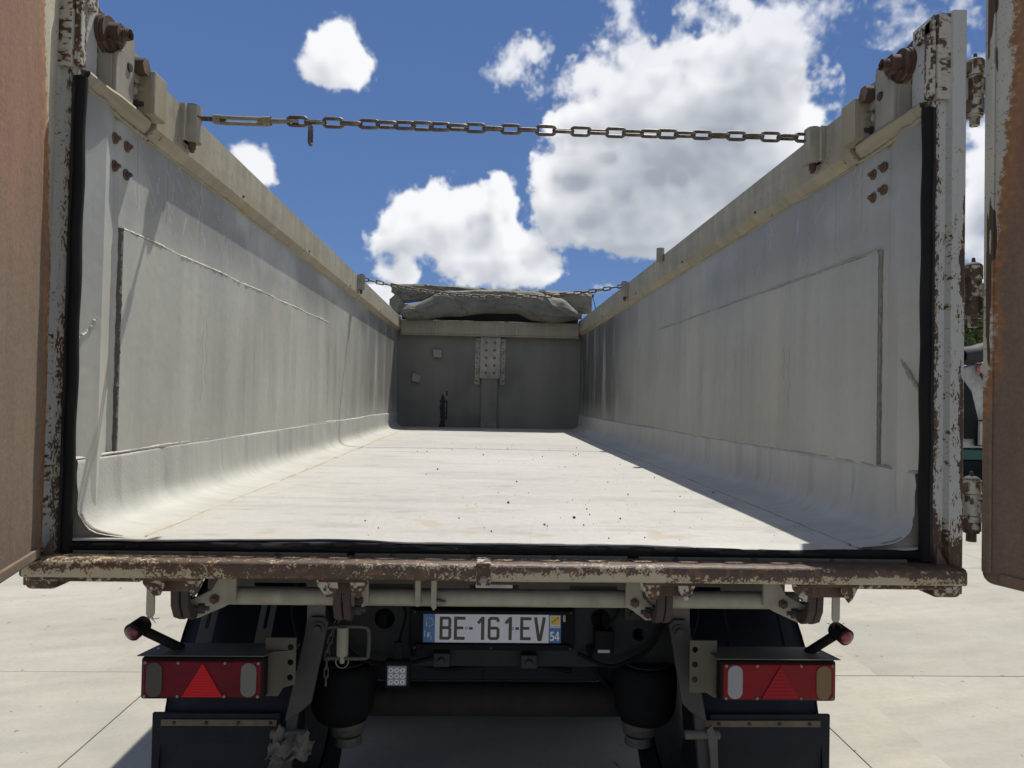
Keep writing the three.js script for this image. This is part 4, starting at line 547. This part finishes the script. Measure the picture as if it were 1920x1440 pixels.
// mudguards, flaps, straps, tyres, axles
const AX = [-0.97, -2.28, -3.59], AY = -0.901;
for (const s of [-1, 1]) {
  const guard = (() => { const gs = []; const R0 = 0.60, n = 26, a0 = -0.30, a1 = 2.75, w0 = 0.66, w1 = 1.062; const pt = (u, r, x) => { const a = lerp(a0, a1, u); return [s * x, AY + Math.sin(a) * r, AX[0] + Math.cos(a) * r]; }; gs.push(gridGeo(n, 6, (u, v) => pt(u, R0 - 0.012 * Math.abs(v * 2 - 1) ** 6, lerp(w0, w1, v)))); gs.push(gridGeo(n, 6, (u, v) => pt(u, R0 - 0.008, lerp(w0, w1, v)), undefined, true)); for (const x of [w0, w1]) gs.push(gridGeo(n, 1, (u, v) => pt(u, R0 - 0.045 * v, x))); return join(gs); })();
  const mg = part(T, 'mudguard', boxUV(guard), navyMat);
  for (const x of [0.768, 0.955]) part(mg, s < 0 ? 'slotted_strap' : 'rib', s < 0 ? ext([[x - 0.025, -0.02], [x + 0.025, -0.02], [x + 0.025, 0.15], [x + 0.012, 0.19], [x - 0.012, 0.19], [x - 0.025, 0.15]].map(([a, b]) => [-a, b]).reverse(), 0.005, 'xy', 0, 0.001, [hole(-x, 0.11, 0.011, 0.12)]) : box(x - 0.006, x + 0.006, 0, 0.2, 0, 0.008, 0.003), s < 0 ? greyPlateMat : blackMat, [0, -0.50, -0.425], [-0.62, 0, 0]);
  const fl = part(T, 'mudflap', box(s * 0.69, s * 1.09, -1.24, -0.70, -0.392, -0.38, 0.003), navyMat);
  const st = part(fl, 'flap_strip', box(s * (s > 0 ? 0.665 : 0.70), s * (s > 0 ? 1.055 : 1.06), -0.738, -0.718, -0.38, -0.374, 0.001), stripMat);
  for (const x of [0.72, 0.82, 0.92, 1.02]) part(st, 'bolt', cyl('z', 0.0065, 0.005, -0.375, -0.369, s * x, -0.728, 8), steelMat);
  for (const z of AX) {
    const prof = [[0.29, -0.16], [0.38, -0.185], [0.47, -0.19], [0.515, -0.172], [0.53, -0.14], [0.53, -0.07], [0.518, -0.062], [0.53, -0.054], [0.532, 0.0], [0.53, 0.054], [0.518, 0.062], [0.53, 0.07], [0.53, 0.14], [0.515, 0.172], [0.47, 0.19], [0.38, 0.185], [0.29, 0.16]].map((p) => new THREE.Vector2(...p));
    const ty = part(T, 'tyre', boxUV(new THREE.LatheGeometry(prof, 56).rotateZ(Math.PI / 2)), rubberMat, [s * 0.85, AY, z]);
    part(ty, 'rim', boxUV(join(new THREE.CylinderGeometry(0.292, 0.292, 0.3, 32, 1, true).rotateZ(Math.PI / 2), new THREE.CylinderGeometry(0.28, 0.2, 0.05, 32).rotateZ(Math.PI / 2).translate(s * 0.02, 0, 0))), greyPlateMat);
  }
  // underrun arm, hinged with a bolt, and its lower link
  const q = (pts) => s > 0 ? pts : pts.map(([a, b]) => [-a, b]).reverse();
  const arm = part(T, 'underrun_arm', ext(q([[0.53, -0.385], [0.545, -0.37], [0.582, -0.37], [0.598, -0.395], [0.60, -0.42], [0.655, -0.69], [0.60, -0.655], [0.575, -0.63], [0.535, -0.41]]), 0.014, 'xy', -0.312, 0.003), steelMat);
  part(arm, 'bolt', join(cyl('z', 0.022, 0.022, -0.298, -0.292, s * 0.56, -0.405, 20), cyl('z', 0.014, 0.013, -0.293, -0.28, s * 0.56, -0.405, 6)), steelMat);
  part(arm, 'arm_post', box(s * 0.545, s * 0.60, -0.40, -0.25, -0.335, -0.314, 0.004), greyPlateMat);
  part(arm, 'lower_link', ext(q([[0.615, -0.64], [0.648, -0.66], [0.668, -0.78], [0.675, -0.93], [0.645, -0.93], [0.632, -0.80]]), 0.02, 'xy', -0.335, 0.004), steelMat);
  part(arm, 'link_pin', cyl('x', 0.014, 0.014, s * 0.59, s * 0.70, -0.735, -0.316, 16), greyPlateMat);
  part(arm, 'link_ear', ext(q([[0.655, -0.715], [0.672, -0.70], [0.69, -0.74], [0.70, -0.95], [0.672, -0.95], [0.668, -0.80]]), 0.012, 'xy', -0.312, 0.003), greyPlateMat);
  // air spring
  const bag = [[0.02, 0.004], [0.08, 0.0], [0.098, 0.016], [0.11, 0.04], [0.1085, 0.044], [0.113, 0.05], [0.116, 0.09], [0.113, 0.094], [0.117, 0.099], [0.118, 0.135], [0.1145, 0.139], [0.118, 0.144], [0.117, 0.185], [0.11, 0.205], [0.095, 0.214], [0.02, 0.214]].map((p) => new THREE.Vector2(...p));
  const ab = part(T, 'air_spring', boxUV(new THREE.LatheGeometry(bag, 40)), rubberMat, [s * 0.565, -0.885, -0.76]);
  part(ab, 'top_plate', new THREE.CylinderGeometry(0.088, 0.088, 0.008, 28).translate(0, 0.214, 0), steelMat);
  part(ab, 'piston', join(new THREE.CylinderGeometry(0.07, 0.06, 0.05, 28).translate(s * -0.02, -0.025, 0), new THREE.CylinderGeometry(0.045, 0.05, 0.03, 20).translate(s * -0.03, -0.06, 0.03)), greyPlateMat);
}
AX.forEach((z) => part(T, 'axle', cyl('x', 0.064, 0.064, -0.66, 0.66, AY, z, 28), withMap('brown_axle', [0.045, 0.032, 0.023], { roughness: 0.85 })));
for (const s of [-1, 1]) part(T, 'landing_leg', join(box(s * 0.62, s * 0.74, -1.30, -0.25, -5.3, -5.18, 0.006), box(s * 0.55, s * 0.81, -Y0 + 0.002, -1.30, -5.34, -5.14, 0.006)), chassisMat);
for (const s of [-1, 1]) { const sg = part(T, 'added_side_guard', box(s * 1.06, s * 1.1, -0.62, -0.28, -6.6, -4.4, 0.01), chassisMat); for (const y of [-1.02, -0.82, -0.62]) part(sg, 'added_guard_rail', box(s * 1.07, s * 1.1, y, y + 0.13, -6.6, -4.45, 0.008), greyPlateMat); part(T, 'added_tool_box', box(s * 0.62, s * 1.05, -1.0, -0.35, -5.05, -4.4, 0.02, 3), blackMat); }  // unseen guards and boxes added to keep light off the ground below
part(T, 'added_rear_tank', box(-0.42, 0.42, -0.86, -0.62, -1.75, -1.25, 0.04, 4), chassisMat);  // tank added to darken the space under the body
// torn mud-caked rag on the left arm
part(T, 'torn_guard_scrap', gridGeo(14, 12, (u, v) => { const x = -0.70 + 0.135 * u, y = -0.75 - 0.085 * v + 0.05 * u; return [x + 0.02 * (fbm(u * 4, v * 4, 3) - 0.5), y + 0.05 * (fbm(u * 5 + 3, v * 3, 3) - 0.5), -0.27 + 0.09 * (fbm(u * 4 + 9, v * 4, 3) - 0.5)]; }, (p, u, v) => [u, v]), greyPlateMat);
// lock pin in its hoop, left of the plate
{
  const hp = part(T, 'pin_hoop', tube([[-0.585, -0.435, -0.38], [-0.56, -0.43, -0.38], [-0.52, -0.425, -0.38], [-0.435, -0.425, -0.38], [-0.418, -0.44, -0.38], [-0.418, -0.51, -0.38], [-0.43, -0.525, -0.38], [-0.55, -0.525, -0.38]], 0.006, 50, 8), greyPlateMat);
  part(hp, 'locking_pin', join(cyl('y', 0.0185, 0.0185, -0.515, -0.425, -0.5, -0.38, 20), cyl('y', 0.008, 0.008, -0.54, -0.512, -0.5, -0.38, 10)), tubeMat);
  part(hp, 'pin_ring', new THREE.TorusGeometry(0.02, 0.0022, 8, 24).translate(-0.5, -0.535, -0.378), boltMat);
}
// work lamps
{
  const w = part(T, 'work_lamp', join(box(-0.39, -0.30, -0.695, -0.60, -0.60, -0.555, 0.012, 3), box(-0.36, -0.33, -0.61, -0.54, -0.59, -0.575, 0.004)), blackMat);
  part(w, 'lamp_face', box(-0.378, -0.312, -0.681, -0.613, -0.557, -0.55, 0.006, 3), M('lamp_face_plastic', [0.3, 0.3, 0.3], { roughness: 0.3 }));
  for (let i = 0; i < 3; i++) for (let j = 0; j < 3; j++) part(w, 'led_lens', new THREE.TorusGeometry(0.0065, 0.0024, 8, 16).translate(-0.365 + i * 0.02, -0.667 + j * 0.02, -0.5485), M('led_lens_clear', [0.85, 0.85, 0.86], { roughness: 0.15, clearcoat: 1 }));
  const w2 = part(T, 'work_lamp', box(0.36, 0.43, -0.615, -0.53, -0.74, -0.68, 0.008, 3), blackMat);
  part(w2, 'lamp_face', box(0.37, 0.415, -0.61, -0.598, -0.682, -0.676, 0.002), M('lamp_strip_plastic', [0.5, 0.52, 0.5], { roughness: 0.25 }));
}

// ---------------------------------------------------------------- chains
function linkGeo(L, W, r) { const pts = [], a = (L - W) / 2, q = (W - 2 * r) / 2; for (let i = 0; i <= 8; i++) { const t = -Math.PI / 2 + i / 8 * Math.PI; pts.push([a + Math.cos(t) * q, Math.sin(t) * q, 0]); } for (let i = 0; i <= 8; i++) { const t = Math.PI / 2 + i / 8 * Math.PI; pts.push([-a + Math.cos(t) * q, Math.sin(t) * q, 0]); } return boxUV(tube(pts, r, 44, 8, true), 3); }
function chain(parent, geo, f, n, seed, twist0 = 0) {  // f(t) gives the middle of each link
  const r = rng(seed); let tw = twist0;
  for (let i = 0; i < n; i++) {
    const p = V(...f((i + 0.5) / n)), q = V(...f((i + 0.51) / n)).sub(p).normalize(), m = new THREE.Mesh(geo, chainMat); m.name = 'link'; m.castShadow = m.receiveShadow = true;
    m.quaternion.setFromUnitVectors(V(1, 0, 0), q).multiply(new THREE.Quaternion().setFromAxisAngle(V(1, 0, 0), tw)); m.position.copy(p); parent.add(m); tw += Math.PI / 2 + (r() - 0.5) * 0.75;
  }
}
const bigLink = linkGeo(0.080, 0.039, 0.0062);
const c1 = thing('spreader_chain', 'nearest brown chain with turnbuckle stretched across the open top', 'chain', undefined, [0, Y0 + 1.262, -0.56]);
chain(c1, bigLink, (t) => [lerp(-0.765, 1.092, t), 0.006 * t - 0.004 * 4 * t * (1 - t) + 0.001, 0], 30, 4, 0.2);
{
  const bow = (x) => -0.003 * Math.sin((x + 1.09) / 0.36 * Math.PI), pt = (x, dz = 0, dy = 0) => [x, bow(x) + dy, dz];
  const tb = part(c1, 'turnbuckle', join(bead(Array.from({ length: 6 }, (_, i) => pt(-1.015 + i * 0.037, 0.007, 0.006)), 0.0068, 2, 24, 0.1), bead(Array.from({ length: 6 }, (_, i) => pt(-1.015 + i * 0.037, -0.006, -0.009)), 0.0068, 3, 24, 0.1), tube([pt(-1.02), pt(-0.995)], 0.0165, 4, 12), tube([pt(-0.85), pt(-0.825)], 0.0165, 4, 12)), withMap('dusty_turnbuckle', [0.30, 0.26, 0.19], { roughness: 0.7 }));
  part(tb, 'eye_bolt', join(tube([pt(-1.07), pt(-0.98)], 0.0085, 10, 10), new THREE.TorusGeometry(0.015, 0.0055, 10, 20).rotateX(Math.PI / 2).translate(-1.075, 0, 0)), rustMat);
  part(tb, 'hook_bolt', join(tube([pt(-0.87), pt(-0.77)], 0.0085, 10, 10), tube([pt(-0.78), pt(-0.745, 0.008), pt(-0.732, 0), pt(-0.75, -0.01)], 0.007, 12, 8)), withMap('dusty_hook', [0.30, 0.26, 0.19], { roughness: 0.7 }));
  const m = new THREE.Mesh(bigLink, chainMat); m.name = 'spare_link'; m.position.set(-0.688, -0.045, 0); m.rotation.set(0, Math.PI / 2, Math.PI / 2, 'YXZ'); m.castShadow = true; c1.add(m);
}
const c2 = thing('spreader_chain', 'distant sagging chain stretched across the body in front of the tarpaulin', 'chain', undefined, [0, Y0 + 1.272, -3.95]);
chain(c2, bigLink, (t) => [lerp(-1.092, 1.092, t), -0.125 * 4 * t * (1 - t), 0.0], 36, 9, 0.5);
const c3 = thing('safety_chain', 'thin chain hanging loose from the lock hook left of the number plate', 'chain', undefined, [-0.545, Y0 - 0.40, -0.385]);
chain(c3, linkGeo(0.038, 0.016, 0.0022), (t) => [0.012 * (1 - t) ** 3 * 3 - 0.006, -0.212 * t, 0], 8, 3, 0.3);

// ---------------------------------------------------------------- tarpaulin bundle on the front wall
{
  const tp = thing('tarpaulin', 'crumpled grey tarpaulin bundle lying on the front wall', 'tarpaulin', undefined, [0, Y0 + 1.25, -6.93]);
  const tm = M('tarpaulin_cloth', tex(1024, 512, (u, v) => { const a = fbm(u * 9, v * 5, 5), b = fbm(u * 60, v * 30, 3); return mul3([0.165, 0.158, 0.124], 0.7 + 0.5 * a + 0.22 * (b - 0.5)); }), { roughness: 0.8, bumpMap: dentMap, bumpScale: 0.004 });
  const pl = (pts, x) => { for (let i = 1; i < pts.length; i++) if (x <= pts[i][0]) { const t = (x - pts[i - 1][0]) / (pts[i][0] - pts[i - 1][0]); return lerp(pts[i - 1][1], pts[i][1], t * t * (3 - 2 * t)); } return pts[pts.length - 1][1]; };
  const tri = (t) => Math.abs(2 * (t - Math.floor(t + 0.5))), ridge = (t, p) => (1 - tri(t)) ** p;
  const loop = (x0, x1, top, bot, depth, zc, seed, crease) => gridGeo(260, 56, (u, v) => {   // a limp sheet folded on itself: long sharp creases over slack bellies
    const x = lerp(x0, x1, u), a = v * Math.PI * 2, t = pl(top, x), b = pl(bot, x), w = fbm(x * 1.7 + seed, Math.cos(a) * 0.8 + Math.sin(a) * 1.1 + 4, 3) - 0.5, end = Math.min(1, Math.min(u, 1 - u) * 20);
    const side = Math.sin(a), c1 = ridge(x * 2.1 + side * 0.55 + w * 1.1 + seed * 0.37, 9), c2 = ridge(x * 4.3 - side * 0.9 + w * 2 + seed * 0.21, 12), c3 = ridge(side * 1.2 + x * 0.35 + w * 1.4 + seed * 0.1, 10), c = 0.5 * c1 + 0.3 * c2 + 0.6 * c3;
    const hgt = (t - b) / 2 * (1 + 0.08 * w), zz = depth * (0.5 + 0.5 * end) * (1 + 0.55 * w); return [x, (t + b) / 2 + Math.sin(a) * hgt + crease * 0.010 * c * Math.sign(side), zc + Math.cos(a) * (zz + crease * 0.055 * c)];
  }, (p, u, v) => [u * 2.4, v]);
  const fold = part(tp, 'hanging_fold', loop(-1.10, 1.13, [[-1.12, 0.12], [-1.0, 0.19], [-0.5, 0.37], [0, 0.40], [0.5, 0.395], [0.85, 0.31], [1.14, 0.12]], [[-1.12, 0.05], [-1.0, -0.012], [-0.46, 0.055], [0, 0.105], [0.3, 0.11], [0.55, 0.02], [0.8, 0.0], [1.14, 0.06]], 0.11, 0.055, 3, 0.8), tm);
  part(tp, 'roll', loop(-0.55, 1.27, [[-0.6, 0.455], [-0.3, 0.44], [0, 0.425], [0.6, 0.42], [1.27, 0.405]], [[-0.6, 0.32], [-0.2, 0.31], [0.3, 0.30], [0.6, 0.22], [1.0, 0.13], [1.27, 0.14]], 0.085, -0.06, 8, 1.0), tm);
  part(tp, 'torn_flap', loop(-1.245, -0.5, [[-1.25, 0.455], [-0.9, 0.462], [-0.5, 0.45]], [[-1.25, 0.35], [-1.1, 0.22], [-0.85, 0.25], [-0.7, 0.32], [-0.5, 0.335]], 0.035, -0.07, 14, 0.9), tm);
  part(tp, 'torn_flap', loop(-1.26, -0.86, [[-1.27, 0.26], [-1.18, 0.32], [-1.05, 0.20], [-0.86, 0.19]], [[-1.27, 0.18], [-1.15, 0.06], [-1.0, 0.09], [-0.86, 0.16]], 0.03, -0.02, 19, 0.8), tm);
  const pole = part(tp, 'bow_pole', cyl('x', 0.022, 0.022, -1.2, 1.3, 0.375, -0.07, 14), steelMat);
  part(pole, 'strap', box(0.6, 0.68, 0.33, 0.425, -0.0, 0.02, 0.004), withMap('pale_strap', [0.5, 0.48, 0.42]));
  part(tp, 'cord', tube([[1.28, 0.36, -0.05], [1.31, 0.26, -0.04], [1.33, 0.15, -0.04], [1.30, 0.1, -0.02]], 0.005, 16, 6), rubberMat);
}

// ---------------------------------------------------------------- crumbs of stone on the load floor
{
  const r = rng(41), g = new THREE.IcosahedronGeometry(0.5, 1), im = new THREE.InstancedMesh(g, withMap('stone_crumb', [0.10, 0.09, 0.075], { roughness: 0.95 }), 220), m = new THREE.Matrix4(), q = new THREE.Quaternion();
  im.name = 'stone_crumbs'; im.userData = { kind: 'stuff', label: 'small dark stone crumbs scattered on the load floor', category: 'gravel' }; im.castShadow = im.receiveShadow = true;
  for (let i = 0; i < 220; i++) { const z = -0.06 - 4.2 * r() ** 1.4, x = clamp(0.28 + (r() + r() + r() - 1.5) * 0.85, -0.9, 0.93), s = 0.002 + 0.0066 * r() ** 5; q.setFromEuler(new THREE.Euler(r() * 6, r() * 6, r() * 6)); m.compose(V(x, Y0 + F0 + s * 0.25 + 0.001, z), q, V(s * (0.8 + r()), s * 0.9, s * (0.8 + r() * 0.6))); im.setMatrixAt(i, m); }
  scene.add(im);
}

// ---------------------------------------------------------------- second tipper parked beyond, and a tree behind it
{
  const white = withMap('white_body_paint', [0.55, 0.54, 0.5], { roughness: 0.5 }), green = M('green_chassis_paint', [0.01, 0.075, 0.055], { roughness: 0.5 });
  const k = thing('parked_tipper', 'white tipper trailer with green chassis parked beyond the right door', 'trailer', undefined, [9.2, 0, -10]);
  k.rotation.y = 0.12;
  const body = part(k, 'body', ext([[-2.1, 1.04], [4.2, 1.04], [4.2, 2.5], [-0.75, 2.5], [-1.15, 2.4]], 2.3, 'xy', -2.3, 0.02), white);
  for (let x = -0.1; x < 4.1; x += 0.7) part(body, 'rib', box(x, x + 0.12, 1.06, 2.45, 0, 0.07, 0.01), white);
  part(body, 'top_rail', box(-0.55, 4.22, 2.42, 2.52, -2.34, 0.05, 0.02), white);
  part(k, 'tarpaulin_roll', gridGeo(60, 24, (u, v) => { const a = v * Math.PI * 2, x = lerp(-1.25, 4.2, u), n = fbm(x * 4, v * 3, 3); return [x, 2.6 + 0.1 * sst(-1.3, -0.5, x) + Math.sin(a) * 0.16 * (0.7 + 0.6 * n), 0.0 + Math.cos(a) * 0.24]; }), withMap('black_tarp', [0.02, 0.022, 0.024]));
  part(k, 'stay_panel', ext([[-1.25, 1.2], [-0.78, 1.2], [-1.0, 2.0], [-1.2, 2.25], [-1.3, 2.2]], 0.04, 'xy', 0.03, 0.004), blackMat);
  part(k, 'gas_strut', tube([[-0.86, 2.3, 0.1], [-0.45, 1.75, 0.1]], 0.025, 6, 8), steelMat);
  part(k, 'round_reflector', cyl('z', 0.09, 0.09, 0.05, 0.12, -0.80, 2.40, 24), M('pink_reflector', [0.50, 0.24, 0.2], { roughness: 0.6 }));
  part(k, 'hinge_block', ext([[-0.9, 1.1], [-0.45, 1.1], [-0.45, 1.5], [-0.9, 1.5]], 0.05, 'xy', 0.09, 0.006, [hole(-0.8, 1.42, 0.07, 0.07), hole(-0.62, 1.42, 0.07, 0.07), hole(-0.72, 1.22, 0.2, 0.08), hole(-0.8, 1.32, 0.06, 0.06)]), white);
  part(k, 'hinge_shadow_plate', box(-0.92, -0.43, 1.08, 1.52, 0.04, 0.06, 0.004), blackMat);  // black sheet added to act as the shadow behind the hinge block
  part(k, 'chassis', box(-2.2, 4.3, 0.84, 1.02, -2.1, 0.04, 0.02), green);
  part(k, 'underframe', box(-2.0, 4.2, 0.34, 0.83, -2.0, -0.04, 0.02), blackMat);
  part(k, 'air_hose', tube([[-1.5, 0.8, 0.06], [-1.2, 0.55, 0.1], [-0.8, 0.62, 0.1], [-0.5, 0.8, 0.06]], 0.03, 16, 8), rubberMat);
  for (const x of [-1.3, 0.0, 2.9]) for (const z of [-0.25, -2.0]) { const ty = part(k, 'tyre', boxUV(new THREE.TorusGeometry(0.36, 0.17, 14, 36).scale(1, 1, 1.05)), rubberMat, [x, 0.53, z]); part(ty, 'rim', cyl('z', 0.24, 0.24, -0.08, 0.08, 0, 0, 24), greyPlateMat); }
  part(k, 'battery_box', box(-1.55, -1.3, 0.86, 0.98, -0.05, 0.03, 0.01), withMap('grey_box', [0.4, 0.4, 0.38]));
}
{
  const t = thing('deciduous_tree', 'small light green tree behind the parked white tipper', 'tree', undefined, [15.0, 0, -19]), r = rng(12);
  const bark = withMap('bark', [0.14, 0.11, 0.08], { roughness: 0.95 }), limbs = [], tips = [];
  const grow = (p, d, len, rad, lv) => { const e = p.clone().addScaledVector(d, len), mid = p.clone().lerp(e, 0.5).add(V((r() - 0.5) * 0.2, 0, (r() - 0.5) * 0.2)); const g = tube([[p.x, p.y, p.z], [mid.x, mid.y, mid.z], [e.x, e.y, e.z]], rad, 5, 6); limbs.push(g); if (lv > 2) tips.push(e, mid); if (lv < 5) { const n = lv < 1 ? 4 : 3; for (let i = 0; i < n; i++) grow(e, d.clone().add(V((r() - 0.5) * 1.5, 0.15 + r() * 0.5, (r() - 0.5) * 1.5)).normalize(), len * (0.62 + 0.2 * r()), rad * 0.6, lv + 1); } };
  grow(V(0, 0, 0), V(0.03, 1, 0).normalize(), 1.75, 0.13, 0);
  part(t, 'trunk', join(limbs), bark);
  const leaf = new THREE.BufferGeometry(); leaf.setAttribute('position', new THREE.Float32BufferAttribute([0, 0, 0, 0.35, 0.08, 0.45, 0, 0, 1, -0.35, 0.08, 0.45], 3)); leaf.setAttribute('uv', new THREE.Float32BufferAttribute([0.5, 0, 1, 0.5, 0.5, 1, 0, 0.5], 2)); leaf.setIndex([0, 1, 2, 0, 2, 3]); leaf.computeVertexNormals();
  const n = tips.length * 14, im = new THREE.InstancedMesh(leaf, M('leaf', [0.12, 0.20, 0.045], { roughness: 0.7, side: THREE.DoubleSide, transmission: 0.35, thickness: 0 }), n), m = new THREE.Matrix4(), q = new THREE.Quaternion(), c = new THREE.Color();
  for (let i = 0; i < n; i++) { const p = tips[Math.floor(i / 14)], s = 0.09 + 0.1 * r(); q.setFromEuler(new THREE.Euler(r() * 6, r() * 6, r() * 6)); m.compose(V(p.x + (r() - 0.5) * 0.5, p.y + (r() - 0.5) * 0.5, p.z + (r() - 0.5) * 0.5), q, V(s, s, s * 1.3)); im.setMatrixAt(i, m); const b = 0.7 + 0.6 * r(); im.setColorAt(i, c.setRGB(b, b, b * (0.7 + 0.4 * r()))); }
  im.name = 'crown'; im.userData.kind = 'stuff'; im.castShadow = true; t.add(im);
}
renderer.render(scene, camera);
